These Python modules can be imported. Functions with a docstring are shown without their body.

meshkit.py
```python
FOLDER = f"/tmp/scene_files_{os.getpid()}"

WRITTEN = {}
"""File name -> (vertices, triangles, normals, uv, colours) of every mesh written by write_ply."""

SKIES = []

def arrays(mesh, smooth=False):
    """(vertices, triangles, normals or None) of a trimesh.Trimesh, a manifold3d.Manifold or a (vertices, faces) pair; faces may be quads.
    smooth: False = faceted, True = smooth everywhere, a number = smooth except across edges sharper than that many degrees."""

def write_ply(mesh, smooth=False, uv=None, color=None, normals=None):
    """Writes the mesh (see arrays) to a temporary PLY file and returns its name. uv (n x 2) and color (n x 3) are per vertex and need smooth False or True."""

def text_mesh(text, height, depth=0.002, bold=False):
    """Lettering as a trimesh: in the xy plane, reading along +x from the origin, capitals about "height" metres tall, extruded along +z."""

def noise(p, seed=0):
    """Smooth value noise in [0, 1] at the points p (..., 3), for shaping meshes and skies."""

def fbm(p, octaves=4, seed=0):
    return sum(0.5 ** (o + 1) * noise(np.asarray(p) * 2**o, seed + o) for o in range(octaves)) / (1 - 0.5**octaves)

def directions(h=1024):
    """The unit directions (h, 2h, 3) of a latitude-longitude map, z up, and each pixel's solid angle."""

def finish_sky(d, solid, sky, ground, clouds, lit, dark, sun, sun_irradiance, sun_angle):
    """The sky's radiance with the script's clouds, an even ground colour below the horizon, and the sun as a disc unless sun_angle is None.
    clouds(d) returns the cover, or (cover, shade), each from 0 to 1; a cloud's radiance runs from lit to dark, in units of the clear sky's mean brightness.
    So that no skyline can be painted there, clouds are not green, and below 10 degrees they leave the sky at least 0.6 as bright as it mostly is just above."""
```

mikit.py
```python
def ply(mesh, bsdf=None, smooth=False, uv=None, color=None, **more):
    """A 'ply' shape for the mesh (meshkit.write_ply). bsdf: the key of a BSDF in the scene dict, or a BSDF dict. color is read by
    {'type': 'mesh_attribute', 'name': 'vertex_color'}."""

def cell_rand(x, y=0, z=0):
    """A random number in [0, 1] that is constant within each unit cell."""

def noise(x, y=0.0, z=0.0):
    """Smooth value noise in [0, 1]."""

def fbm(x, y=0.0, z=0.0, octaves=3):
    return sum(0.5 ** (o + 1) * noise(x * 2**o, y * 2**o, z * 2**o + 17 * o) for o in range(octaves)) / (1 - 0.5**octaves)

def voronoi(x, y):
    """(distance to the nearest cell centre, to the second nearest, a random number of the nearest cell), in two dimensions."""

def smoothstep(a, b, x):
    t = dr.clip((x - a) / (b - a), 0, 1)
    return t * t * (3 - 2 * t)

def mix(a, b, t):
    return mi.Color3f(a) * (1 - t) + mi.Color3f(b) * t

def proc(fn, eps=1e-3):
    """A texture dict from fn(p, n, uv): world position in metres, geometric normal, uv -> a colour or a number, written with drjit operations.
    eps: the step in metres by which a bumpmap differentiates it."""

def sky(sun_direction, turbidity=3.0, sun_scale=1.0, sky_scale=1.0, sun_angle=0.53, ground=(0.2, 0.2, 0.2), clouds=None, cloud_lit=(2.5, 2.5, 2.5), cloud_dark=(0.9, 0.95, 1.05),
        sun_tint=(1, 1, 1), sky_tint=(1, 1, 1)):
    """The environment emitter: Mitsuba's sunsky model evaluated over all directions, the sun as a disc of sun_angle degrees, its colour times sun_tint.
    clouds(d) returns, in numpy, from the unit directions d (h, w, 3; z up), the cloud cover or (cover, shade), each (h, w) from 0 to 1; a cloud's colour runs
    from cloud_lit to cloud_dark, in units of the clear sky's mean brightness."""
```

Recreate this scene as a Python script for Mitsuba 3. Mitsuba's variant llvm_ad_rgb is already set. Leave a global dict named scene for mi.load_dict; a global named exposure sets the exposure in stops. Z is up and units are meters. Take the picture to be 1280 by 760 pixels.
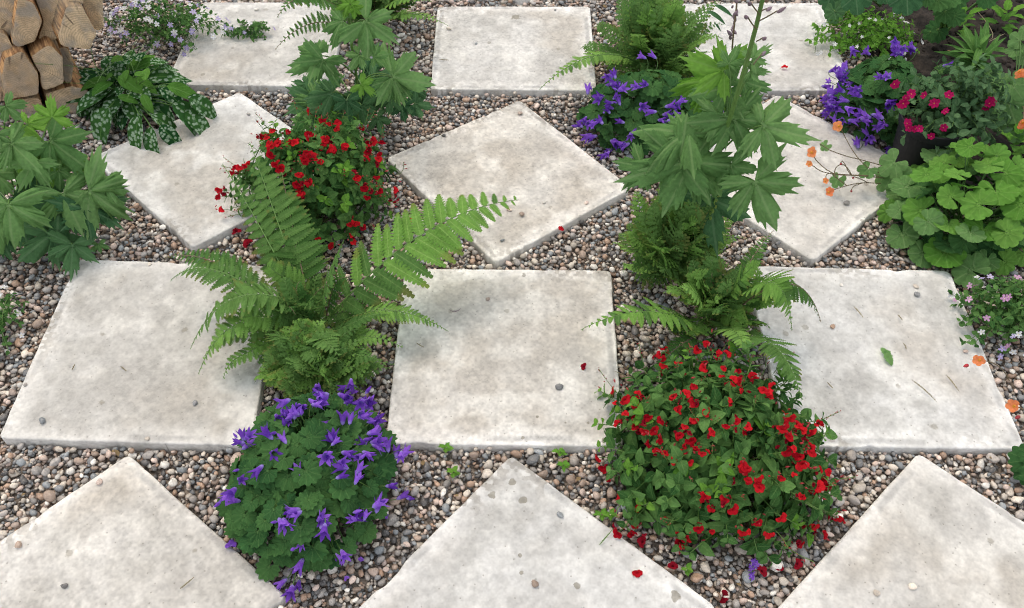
import math, numpy as np, trimesh, drjit as dr, mitsuba as mi, mikit
from mikit import ply, proc, noise, fbm, cell_rand, voronoi, smoothstep, mix
import meshkit
from shapely.geometry import Polygon, Point

# ---------------------------------------------------------------- camera, sky, exposure
scene, labels = {}, {}
T4 = mi.ScalarTransform4f
PITCH = 0.8767
scene['camera'] = {'type': 'perspective', 'fov': math.degrees(2 * math.atan(640 / 1078.3)), 'fov_axis': 'x', 'near_clip': 0.05, 'far_clip': 100.0,
                   'principal_point_offset_y': -37.7 / 760,
                   'to_world': T4().look_at(origin=[0, -1.092, 1.385], target=[0, -1.092 + math.cos(PITCH), 1.385 - math.sin(PITCH)], up=[0, 0, 1])}
scene['sky'] = mikit.sky((-0.25, 0.45, 1.0), turbidity=3, sun_scale=0.11, sun_angle=30, clouds=lambda d: 1.0 + 0 * d[..., 0], cloud_lit=(0.97, 1.0, 1.045), cloud_dark=(0.9, 0.95, 1.05))
exposure = 3.52

# ---------------------------------------------------------------- helpers
R = np.random.default_rng(7)
count = {}
def key(parent, kind):
    full = kind if not parent else parent + '__' + kind
    k = count.get(full, 0); count[full] = k + 1
    return full if k == 0 else '%s_%03d' % (full, k)
def thing(kind, label, cat, group=None):
    k = key(None, kind); labels[k] = {'label': label, 'category': cat}
    if group: labels[k]['group'] = group
    return k
def put(k, m, bsdf, smooth=True):
    scene[k] = ply((m[0], m[1]), bsdf, smooth=smooth, uv=m[2] if len(m) > 2 else None)
    return k
def part(parent, kind, m, bsdf, smooth=True, label=None, stuff=False):
    k = put(key(parent, kind), m, bsdf, smooth)
    if label: labels.setdefault(k, {})['label'] = label
    if stuff: labels.setdefault(k, {})['kind'] = 'stuff'
    return k
def tagged(kind, m, bsdf, label, cat, group=None, smooth=True):
    return put(thing(kind, label, cat, group), m, bsdf, smooth)
def struct(kind, m, bsdf, smooth=True, kindtag='structure', **more):
    k = put(key(None, kind), m, bsdf, smooth); labels[k] = {'kind': kindtag, **more}
    return k
def join(ms):
    V, F, U, o = [], [], [], 0
    for v, f, u in ms:
        V.append(v); F.append(f + o); U.append(u); o += len(v)
    return np.vstack(V), np.vstack(F), np.vstack(U)
def nrm(v):
    v = np.asarray(v, float); return v / (np.linalg.norm(v) + 1e-12)
def grid_faces(n, m, wrap=False):
    i, j = np.meshgrid(np.arange(n - 1), np.arange(m if wrap else m - 1), indexing='ij')
    a = i * m + j; b = i * m + (j + 1) % m; c = (i + 1) * m + (j + 1) % m; d = (i + 1) * m + j
    q = np.stack([a, b, c, d], -1).reshape(-1, 4)
    return np.vstack([q[:, [0, 1, 2]], q[:, [0, 2, 3]]])
def place(m, base, d, n, s=1.0):
    """Local +Y goes to d, local +Z near n."""
    d = nrm(d); n = np.asarray(n, float); n = n - d * (n @ d)
    if np.linalg.norm(n) < 1e-3: n = np.cross(d, [1, 0.3, 0.1])
    n = nrm(n); x = np.cross(d, n)
    return np.asarray(base) + (m[0] * s) @ np.stack([x, d, n]), m[1], m[2]
def ids(m, k):
    u = m[2].copy(); u[:, 0] += k
    return m[0], m[1], u
def rid():
    return int(R.integers(0, 400))
def tube(pts, rad, sides=6, uvk=0):
    p = np.asarray(pts, float); n = len(p)
    t = np.gradient(p, axis=0); t /= np.linalg.norm(t, axis=1, keepdims=True) + 1e-12
    a = np.cross(t, np.where(np.abs(t[:, 2:]) < 0.9, [[0, 0, 1.0]], [[1.0, 0, 0]])); a /= np.linalg.norm(a, axis=1, keepdims=True) + 1e-12
    b = np.cross(t, a); an = np.arange(sides) * 2 * np.pi / sides
    r = np.broadcast_to(rad, (n,))[:, None, None]
    v = (p[:, None] + r * (np.cos(an)[None, :, None] * a[:, None] + np.sin(an)[None, :, None] * b[:, None])).reshape(-1, 3)
    u = np.stack([np.tile(an / 7, n) + uvk + .02, np.repeat(np.linspace(0, 1, n), sides)], 1)
    f = grid_faces(n, sides, True)
    caps = [[0, k + 1, k] for k in range(1, sides - 1)] + [[(n - 1) * sides, (n - 1) * sides + k, (n - 1) * sides + k + 1] for k in range(1, sides - 1)]
    return v, np.vstack([f, caps]), u
def bez(a, c, b, n=8):
    t = np.linspace(0, 1, n)[:, None]; a, c, b = (np.asarray(x, float) for x in (a, c, b))
    return (1 - t) ** 2 * a + 2 * t * (1 - t) * c + t * t * b

# ---------------------------------------------------------------- materials
def thin(fn, rough=0.5, trans=0.7, spec=0.5):
    return {'type': 'principledthin', 'base_color': proc(fn), 'roughness': rough, 'diff_trans': trans, 'eta': 1.45, 'spec_trans': 0.0}
def leaf_fn(c0, c1, vein, nv=7, slant=0.8, vs=0.5, mid=0.045, mott=0.35, brown=0.0):
    def fn(p, n, uv):
        k = dr.floor(uv.x); a = dr.abs(uv.x - k - 0.5)
        r = cell_rand(k, 3)
        c = mix(c0, c1, r) * (1 - mott / 2 + mott * noise(p.x * 220, p.y * 220, p.z * 220)) * (0.85 + 0.3 * noise(p.x * 45, p.y * 45, p.z * 45 + 9))
        s = (uv.y - a * slant) * nv; s = dr.abs(s - dr.floor(s) - 0.5)
        v = dr.maximum((1 - smoothstep(mid * .4, mid, a)), vs * (1 - smoothstep(0.04, 0.14, s)))
        c = mix(c, mi.Color3f(vein), v * 0.55)
        return mix(c, mi.Color3f(.24, .16, .055), smoothstep(.78, 1.05, uv.y + (noise(p.x * 28, p.y * 28, p.z * 28 + 4) - .5) * .7) * brown) if brown else c
    return fn
def palm_fn(c0, c1, vein, lobes, vs=0.38):
    def fn(p, n, uv):
        k = dr.floor(uv.x); a = (uv.x - k - 0.02) / 0.96 * lobes
        r = cell_rand(k, 3)
        c = mix(c0, c1, r) * (0.85 + 0.3 * noise(p.x * 200, p.y * 200, p.z * 200)) * (0.85 + 0.3 * noise(p.x * 40, p.y * 40, p.z * 40 + 9))
        s = dr.abs(a - dr.floor(a) - 0.5) * uv.y
        q = (uv.y - s * 1.6) * 9; q = dr.abs(q - dr.floor(q) - 0.5)
        v = dr.maximum(1 - smoothstep(0.012, 0.04, s), 0.4 * (1 - smoothstep(0.03, 0.12, q)))
        return mix(c, mi.Color3f(vein), v * vs)
    return fn
def petal_fn(c0, c1, throat, t0=0.12, t1=0.4):
    def fn(p, n, uv):
        k = dr.floor(uv.x); r = cell_rand(k, 5)
        c = mix(c0, c1, r) * (0.85 + 0.3 * noise(p.x * 300, p.y * 300, p.z * 300))
        return mix(mi.Color3f(throat), c, smoothstep(t0, t1, uv.y))
    return fn
def solid_fn(c0, c1, f=60, amp=0.4):
    def fn(p, n, uv):
        r = cell_rand(dr.floor(uv.x), 5)
        return mix(c0, c1, r) * (1 - amp / 2 + amp * fbm(p.x * f, p.y * f, p.z * f))
    return fn

STAINS = [(0.001, -0.292, 0.0073), (-0.036, -0.320, 0.0073), (0.019, -0.329, 0.0077), (0.110, -0.491, 0.0063), (0.271, -0.509, 0.0091), (0.014, -0.436, 0.0045), (0.174, -0.202, 0.0054), (0.146, -0.161, 0.0036), (0.103, -0.161, 0.0027), (0.020, -0.195, 0.0036), (0.049, -0.148, 0.0032), (0.016, -0.467, 0.0036), (0.012, 1.300, 0.0141)]   # damp spots left on the slabs
def concrete_fn(p, n, uv):
    k = dr.floor(uv.x); a = uv.x - k; b = uv.y - dr.floor(uv.y)
    x, y = p.x + k * 3.7, p.y + k * 1.3
    e = dr.minimum(dr.minimum(a, 1 - a), dr.minimum(b, 1 - b)) * 0.46         # about metres from the rim
    big = fbm(x * 5, y * 5, k, 4); mid = fbm(x * 24, y * 24, k + 3 + p.z * 40, 4); fine = fbm(x * 190, y * 190, p.z * 190, 2); grit = fbm(x * 75, y * 75, k, 3)
    c = mix((0.405, 0.405, 0.395), (0.52, 0.525, 0.525), smoothstep(0.30, 0.70, big * 0.5 + mid * 0.5))
    warm = smoothstep(0.48, 0.72, fbm(x * 3.6 + 40, y * 3.6, k, 4) + 0.1 * (mid - 0.5))
    c = mix(c, mi.Color3f(0.37, 0.335, 0.285), warm * 0.5)
    white = smoothstep(0.46, 0.78, fbm(x * 16 + 3, y * 16, k + 9, 4))
    c = mix(c, mi.Color3f(0.65, 0.655, 0.645), white * 0.62)
    rim = 1 - smoothstep(0.010, 0.050, e + (mid - 0.5) * 0.06)
    c = mix(c, mi.Color3f(0.74, 0.745, 0.745), rim * (0.15 + 1.1 * mid) * (0.35 + big))
    dirt = (1 - smoothstep(0.002, 0.010, dr.abs(e - 0.013 - 0.012 * (big - .5)))) * smoothstep(0.44, 0.60, fbm(x * 14, y * 14, k + 8, 3))
    c = mix(c, mi.Color3f(0.30, 0.305, 0.31), dirt * 0.55)
    grey = smoothstep(0.52, 0.75, fbm(x * 9 + 11, y * 9, k + 5, 4))
    c = mix(c, mi.Color3f(0.34, 0.335, 0.325), grey * 0.42)
    d, d2, w = voronoi(x * 55, y * 55)                                        # pits and dark aggregate
    pit = (1 - smoothstep(0.04, 0.11, d)) * smoothstep(0.76, 0.8, w)
    c = mix(c, mi.Color3f(0.22, 0.21, 0.19), pit * 0.6)
    d, d2, w = voronoi(x * 13 + 5, y * 13)
    stain = (1 - smoothstep(0.05, 0.10, d + (fine - 0.5) * 0.06 + (mid - .5) * .1)) * smoothstep(0.90, 0.93, w)
    c = mix(c, mi.Color3f(0.25, 0.235, 0.20), stain * 0.6)
    c = c * (0.93 + 0.14 * cell_rand(k, 11)) * mix((1.0, 1.0, 1.0), (1.02, 0.985, 0.94), cell_rand(k, 12))
    splash = (1 - smoothstep(0.0, 0.05, e)) * smoothstep(0.56, 0.72, fbm(x * 7 + 30, y * 7, k, 3)) * smoothstep(0.35, 0.6, noise(x * 130, y * 130, 2))
    c = mix(c, mi.Color3f(0.19, 0.165, 0.13), splash * 0.5)
    for sx, sy, sr in STAINS:
        q = dr.sqrt(dr.square(p.x - sx) + dr.square((p.y - sy) * 0.9)) + (noise(p.x * 160, p.y * 160, 4) - .5) * sr * .7
        c = mix(c, mi.Color3f(0.20, 0.185, 0.15), (1 - smoothstep(sr * .75, sr * 1.05, q)) * .75)
    return c * (0.62 + 0.38 * fine + 0.38 * grit)
def concrete_h(p, n, uv):
    k = dr.floor(uv.x); x, y = p.x + k * 3.7, p.y + k * 1.3
    d, d2, w = voronoi(x * 55, y * 55)
    pit = (1 - smoothstep(0.05, 0.15, d)) * smoothstep(0.72, 0.8, w)
    return fbm(x * 260, y * 260, 0, 2) * 0.6 + fbm(x * 30, y * 30, k, 3) * 1.2 - pit * 0.9
scene['concrete'] = {'type': 'bumpmap', 'scale': 0.0016, 'arbitrary': proc(concrete_h, 5e-4), 'bsdf': {'type': 'principled', 'base_color': proc(concrete_fn), 'roughness': 0.75, 'specular': 0.35}}
def soil_fn(p, n, uv):
    f = fbm(p.x * 40, p.y * 40, p.z * 40, 4)
    dark = mix((0.010, 0.0085, 0.0075), (0.040, 0.032, 0.027), smoothstep(0.3, 0.75, f))
    grit = mix((0.10, 0.082, 0.068), (0.24, 0.205, 0.175), smoothstep(0.3, 0.7, noise(p.x * 420, p.y * 420, 0) * .6 + f * .4))
    bed = smoothstep(-.03, .05, p.x + (noise(p.x * 25, p.y * 25, 3) - .5) * .08 - 1.02 + .0 * p.y) * smoothstep(.30, .42, p.y)
    return mix(grit, dark, bed)
scene['soil'] = {'type': 'bumpmap', 'scale': 0.004, 'arbitrary': proc(lambda p, n, uv: fbm(p.x * 90, p.y * 90, p.z * 90, 3), 1e-3), 'bsdf': {'type': 'principled', 'base_color': proc(soil_fn), 'roughness': 0.9, 'specular': 0.2}}
PAL = [(0.42, 0.31, 0.25), (0.27, 0.25, 0.235), (0.55, 0.48, 0.40), (0.16, 0.165, 0.175), (0.30, 0.21, 0.155), (0.21, 0.235, 0.255), (0.46, 0.40, 0.33), (0.09, 0.085, 0.085), (0.34, 0.30, 0.27), (0.52, 0.39, 0.33), (0.60, 0.57, 0.52), (0.36, 0.22, 0.14)]
def pebble_fn(p, n, uv):
    k = dr.floor(uv.x); r = cell_rand(k, 1) * len(PAL)
    c = mi.Color3f(PAL[0])
    for i in range(1, len(PAL)):
        c = dr.select(r > i, mi.Color3f(PAL[i]), c)
    c = mix(c, mi.Color3f(mi.luminance(c)) * mi.Color3f(1.03, 1.0, .97), 0.22) * (0.74 + 0.62 * cell_rand(k, 2))
    f = fbm(p.x * 230 + k, p.y * 230, p.z * 230, 2); s = noise(p.x * 900, p.y * 900, p.z * 900)
    c = c * (0.75 + 0.5 * f)
    c = mix(c, mi.Color3f(0.45, 0.42, 0.39), smoothstep(0.7, 0.9, s) * 0.45)
    return mix(c, mi.Color3f(0.05, 0.045, 0.04), smoothstep(0.75, 0.95, 1 - s) * 0.5)
scene['pebble_stone'] = {'type': 'principled', 'base_color': proc(pebble_fn), 'roughness': 0.45, 'specular': 0.5}

# ---------------------------------------------------------------- ground
SLABS = {  # corners counter-clockwise from the near (left) one, metres
    'A': [(-.24, -.208), (.211, -.215), (.221, .247), (-.24, .252)], 'B': [(-.975, -.198), (-.49, -.215), (-.515, .257), (-.978, .28)],
    'C': [(.522, -.212), (.969, -.219), (.976, .248), (.522, .264)], 'D': [(-.037, .269), (.292, .524), (.021, .884), (-.318, .638)],
    'E': [(-.726, .315), (-.405, .60), (-.742, .918), (-1.06, .638)], 'F': [(.679, .278), (1.02, .582), (.722, .914), (.385, .608)],
    'G': [(-.224, .933), (.231, .926), (.239, 1.364), (-.228, 1.364)], 'H': [(-.953, .952), (-.50, .942), (-.50, 1.384), (-.951, 1.385)],
    'I': [(.49, .93), (.937, .93), (.951, 1.39), (.497, 1.386)],
    'J': [(-.683, -.83), (-.375, -.508), (-.719, -.231), (-1.035, -.551)], 'K': [(.046, -.87), (.34, -.528), (-.002, -.234), (-.294, -.576)],
    'L': [(.75, -.86), (1.084, -.541), (.764, -.226), (.434, -.532)], 'M': [(.03, 1.40), (.36, 1.70), (.03, 2.02), (-.30, 1.70)]}
TOP = {k: 0.003 * math.sin(i * 2.1) for i, k in enumerate(SLABS)}
SLAB_LABELS = {
    'A': 'square concrete slab in the very middle, between the fern and the big red-flowered mound', 'B': 'square concrete slab at the left edge, under the drooping left fern fronds',
    'C': 'square concrete slab on the right, right of the big red-flowered mound', 'D': 'diamond-laid concrete slab in the centre, behind the bright arching fern frond',
    'E': 'diamond-laid concrete slab on the left, in front of the white-spotted leaves', 'F': 'diamond-laid concrete slab on the right, under the sprawling orange flowers',
    'G': 'square concrete slab at the top centre, between two leafy clumps', 'H': 'square concrete slab at the top left, beside the small pale flowers',
    'I': 'square concrete slab at the top right with one red petal lying on it', 'J': 'concrete slab corner pointing away at the bottom left, left of the purple bellflowers',
    'K': 'concrete slab corner pointing away at the bottom centre, dotted with dark spots', 'L': 'concrete slab corner pointing away at the bottom right, right of the big red-flowered mound',
    'M': 'tip of the concrete slab at the top edge, behind the top centre square slab'}
def slab_mesh(q, top, k):
    q = np.array(q, float); c = q.mean(0)
    pol = Polygon(q).buffer(-0.012).buffer(0.012, quad_segs=6)
    ring = pol.exterior; n = 260
    def at(off):
        g = pol.buffer(-off) if off else pol
        return g
    s = np.linspace(0, 1, n, endpoint=False)
    b = np.array([ring.interpolate(t, normalized=True).coords[0] for t in s])
    if not ring.is_ccw: b = b[::-1].copy()
    nx = np.roll(b, -2, 0) - np.roll(b, 2, 0); nx /= np.linalg.norm(nx, axis=1, keepdims=True)
    inn = np.stack([-nx[:, 1], nx[:, 0]], 1)
    if ((c - b[0]) @ inn[0]) < 0: inn = -inn
    ch = np.interp(np.arange(n), np.arange(0, n, 3), meshkit.noise(np.c_[b[::3] * 45, np.full(len(b[::3]), k)], 5) - 0.5)
    chip = np.maximum(0, meshkit.noise(np.c_[b * 28, np.full(n, k + 50)], 3) - 0.80) * 0.025
    b = b + inn * (ch[:, None] * 0.0018 + chip[:, None])
    rows = []
    for off, dz in ((0.0, -0.045), (-0.0005, -0.02), (0, -0.0040), (0.0008, -0.0018), (0.0024, -0.0005), (0.005, 0.0)):
        z = top + dz - (chip * 0.25 if dz > -0.02 else 0)
        rows.append(np.c_[b + inn * off, np.broadcast_to(z, n)])
    i0 = b + inn * 0.005
    for t in (0.04, 0.1, 0.2, 0.35, 0.5, 0.65, 0.8, 0.9, 0.97):
        xy = i0 * (1 - t) + c * t
        rows.append(np.c_[xy, top + 0.0016 * (meshkit.fbm(np.c_[xy * 7, np.full(n, k)], 3) - 0.5) * min(1, t * 6)])
    v = np.vstack(rows); m = len(rows)
    v = np.vstack([v, [[c[0], c[1], top]]])
    f = np.vstack([grid_faces(m, n, True), [[(m - 1) * n + i, (m - 1) * n + (i + 1) % n, m * n] for i in range(n)]])
    # slab coordinates: inverse of the bilinear map, by its affine part
    e1 = (q[1] + q[2] - q[0] - q[3]) / 2; e2 = (q[3] + q[2] - q[0] - q[1]) / 2
    uv = (v[:, :2] - c) @ np.linalg.inv(np.stack([e1, e2])) + 0.5
    uv = np.clip(uv, 0.002, 0.998); uv[:, 0] += k
    return v, f, uv
for i, (k, q) in enumerate(SLABS.items()):
    tagged('paving_slab', slab_mesh(q, TOP[k], i + 1), 'concrete', SLAB_LABELS[k], 'paving slab', 'concrete slabs set in the gravel', smooth=True)
def heightgrid(x0, x1, y0, y1, n, m, fz):
    X, Y = np.meshgrid(np.linspace(x0, x1, n), np.linspace(y0, y1, m), indexing='xy')
    p = np.c_[X.ravel(), Y.ravel()]
    return np.c_[p, fz(p)], grid_faces(m, n), p.copy()
def bed(p):   # 1 inside the planting bed at the back right
    d = Polygon([(1.02, 0.62), (1.08, 0.80), (1.07, 1.0), (1.0, 1.12), (0.98, 1.30), (1.1, 1.6), (3, 3), (3, .3), (1.25, .40)])
    return np.array([d.contains(Point(*a)) for a in p])
BED = Polygon([(1.04, 0.56), (1.12, 0.80), (1.09, 1.0), (1.03, 1.12), (1.0, 1.30), (1.05, 1.62), (4, 4), (4, .3), (1.3, .36)])
def soil_z(p):
    import shapely
    inside = shapely.distance(shapely.points(p), BED)
    t = np.clip(1 - inside / 0.06, 0, 1)
    return -0.026 + 0.014 * t + (meshkit.fbm(np.c_[p * 25, p[:, :1] * 0], 4) - 0.5) * (0.006 + 0.03 * t)
v, f, u = heightgrid(-1.9, 2.2, -0.9, 2.4, 220, 180, soil_z)
far = np.array([[-30, -30, -.075], [30, -30, -.075], [30, 30, -.075], [-30, 30, -.075]])
struct('ground', (np.vstack([v, far]), np.vstack([f, [[len(v), len(v) + 1, len(v) + 2], [len(v), len(v) + 2, len(v) + 3]]]), np.vstack([u, far[:, :2]])), 'soil', label='dark bare soil under the gravel and in the bed at the back right')

# gravel: pebbles dropped one by one onto a height map
def pebble_shapes(sub, n, seed):
    g = np.random.default_rng(seed); out = []
    ico = trimesh.creation.icosphere(subdivisions=sub)
    for _ in range(n):
        v = np.array(ico.vertices); o = g.uniform(0, 50, 3)
        for _ in range(5):   # a few flattened facets
            d = nrm(g.normal(size=3)); h = g.uniform(0.55, 0.9)
            s = v @ d; v = v - np.outer(np.maximum(0, s - h) * 0.8, d)
        v = v * (0.82 + 0.36 * meshkit.noise(v * 1.3 + o)[:, None])
        out.append((v, np.array(ico.faces)))
    return out
SH1, SH2, SHL = pebble_shapes(1, 14, 1), pebble_shapes(2, 10, 2), pebble_shapes(0, 8, 3)
def rot(g, tilt=0.5):
    a = g.uniform(0, 2 * np.pi); c, s = np.cos(a), np.sin(a)
    Rz = np.array([[c, -s, 0], [s, c, 0], [0, 0, 1]])
    b = g.normal() * tilt; c, s = np.cos(b), np.sin(b)
    return np.array([[1, 0, 0], [0, c, -s], [0, s, c]]) @ Rz
def make_gravel():
    g = np.random.default_rng(11)
    x0, x1, y0, y1, h = -1.75, 1.75, -0.72, 1.72, 0.0016
    nx, ny = int((x1 - x0) / h), int((y1 - y0) / h)
    X, Y = np.meshgrid(x0 + (np.arange(nx) + .5) * h, y0 + (np.arange(ny) + .5) * h, indexing='xy')
    H = np.full((ny, nx), -0.024)
    import shapely
    area = shapely.union_all([Polygon(q) for q in SLABS.values()])
    solid = shapely.contains_xy(area, X, Y); H[solid] = 9
    H[shapely.contains_xy(BED.buffer(-0.03), X, Y)] = 9
    from scipy.ndimage import binary_erosion
    free = np.argwhere(H < 1)
    # only as far as a person standing here, or a step aside, could see it
    fx, fy = X[free[:, 0], free[:, 1]], Y[free[:, 0], free[:, 1]]
    keep = np.abs(fx) < 0.98 + 0.40 * (fy + 0.55)
    free = free[keep & (free[:, 0] > 12) & (free[:, 0] < ny - 12) & (free[:, 1] > 12) & (free[:, 1] < nx - 12)]
    Hf, stencil = H.ravel(), {}
    n = int(len(free) * h * h * 16500); ms = []; cand = g.integers(0, len(free), (n, 4))
    pk = 0
    for i in range(n):
        r = g.lognormal(math.log(0.0047), 0.34); r = min(max(r, 0.0028), 0.0115)
        ax = np.array([r * g.uniform(1.0, 1.35), r * g.uniform(0.8, 1.0), r * g.uniform(0.55, 0.8)])
        k = int(r / h)
        if k not in stencil:
            w = np.arange(-k, k + 1); A, B = np.meshgrid(w, w); D2 = (A * A + B * B) * h * h
            ins = D2 < (k * h * .95 + 1e-6) ** 2; stencil[k] = (B * nx + A)[ins], np.sqrt(np.maximum(0, 1 - D2[ins] / ((k + .5) * h) ** 2))
        off, unit = stencil[k]; prof = ax[2] * unit
        best = None
        for j, a in free[cand[i]]:
            jj = off + (j * nx + a)
            z = (Hf[jj] + prof).max()
            if best is None or z < best[0]: best = (z, jj, j, a)
        if best is None or best[0] > -0.0028: continue
        z, jj, j, a = best; z -= ax[2] * 0.25
        Hf[jj] = np.maximum(Hf[jj], z + prof)
        ctr = np.array([x0 + (a + .5) * h, y0 + (j + .5) * h, z])
        S = SH2 if (ctr[1] < -0.15 and r > 0.009 and z > -0.014) else SH1 if r > .0042 and z > -.012 and ctr[1] < .02 else SHL
        v, f = S[int(g.integers(len(S)))]
        v = (v * ax) @ rot(g, 0.35) + ctr
        pk += 1
        ms.append((v, f, np.c_[np.full(len(v), pk + 0.5), v[:, 2] * 10]))
    return join(ms)
gm = make_gravel()
struct('gravel', gm, 'pebble_stone', kindtag='stuff', label='mixed tan, grey and pink pebble gravel filling the gaps between the slabs', category='gravel')

# ---------------------------------------------------------------- leaf, petal and stem materials
G = scene
G['fern_leaf'] = thin(leaf_fn((.095, .205, .055), (.150, .285, .080), (.21, .34, .12), vs=.3, brown=.38), .45, .9)
G['fern_bright_leaf'] = thin(leaf_fn((.165, .335, .070), (.235, .425, .105), (.31, .48, .16), vs=.3, brown=.38), .45, .9)
G['fern_dark_leaf'] = thin(leaf_fn((.055, .145, .036), (.095, .205, .052), (.15, .27, .09), vs=.3, brown=.38), .45, .8)
G['mound_leaf'] = thin(leaf_fn((.036, .112, .032), (.145, .295, .085), (.20, .34, .12), nv=5, vs=.45), .26, .75)
G['young_leaf'] = thin(leaf_fn((.100, .260, .035), (.170, .360, .055), (.22, .40, .10), nv=5), .4, .8)
G['bell_leaf'] = thin(palm_fn((.032, .098, .034), (.070, .165, .050), (.14, .24, .09), 9), .38, .55)
G['palm_leaf'] = thin(palm_fn((.115, .245, .080), (.185, .345, .120), (.31, .44, .21), 5), .42, .95)
G['palm_dark_leaf'] = thin(palm_fn((.045, .125, .055), (.090, .195, .080), (.18, .29, .16), 5), .4, .7)
G['round_leaf'] = thin(palm_fn((.100, .255, .040), (.175, .365, .075), (.24, .40, .12), 9), .42, .8)
G['rose_leaf'] = thin(leaf_fn((.050, .115, .050), (.105, .195, .090), (.16, .25, .13), nv=5), .35, .5)
G['spear_leaf'] = thin(leaf_fn((.070, .185, .045), (.130, .280, .070), (.24, .38, .16), nv=9), .4, .7)
def lung_fn(p, n, uv):
    k = dr.floor(uv.x); a = uv.x - k
    c = mix((.018, .070, .022), (.045, .120, .030), cell_rand(k, 3)) * (0.8 + 0.4 * noise(p.x * 150, p.y * 150, p.z * 150))
    d, d2, w = voronoi(a * 5 + k * 7, uv.y * 10)
    s = (1 - smoothstep(0.24, 0.52, d + (noise(p.x * 400, p.y * 400, p.z * 400) - 0.5) * 0.25)) * smoothstep(0.25, 0.45, w)
    c = mix(c, mi.Color3f(.34, .46, .33), s * 0.85)
    return mix(c, mi.Color3f(.10, .22, .06), (1 - smoothstep(.01, .035, dr.abs(a - .5))) * .7)
G['spotted_leaf'] = thin(lung_fn, .35, .4)
G['petal_red'] = thin(petal_fn((.30, .005, .014), (.64, .020, .030), (.16, .003, .010), .0, .18), .38, .7)
G['petal_dark'] = thin(petal_fn((.16, .006, .014), (.30, .012, .026), (.10, .003, .010)), .5, .5)
G['petal_purple'] = thin(petal_fn((.12, .038, .38), (.34, .15, .74), (.36, .28, .70)), .5, .8)
G['petal_magenta'] = thin(petal_fn((.26, .006, .06), (.46, .016, .12), (.55, .35, .10), .02, .2), .5, .7)
G['petal_orange'] = thin(petal_fn((.75, .22, .10), (.85, .34, .14), (.80, .40, .06)), .5, .8)
G['petal_white'] = thin(petal_fn((.72, .74, .78), (.85, .85, .88), (.75, .65, .20), .08, .22), .5, .7)
G['petal_lilac'] = thin(petal_fn((.42, .36, .66), (.62, .55, .80), (.80, .72, .40), .08, .22), .5, .7)
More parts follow.
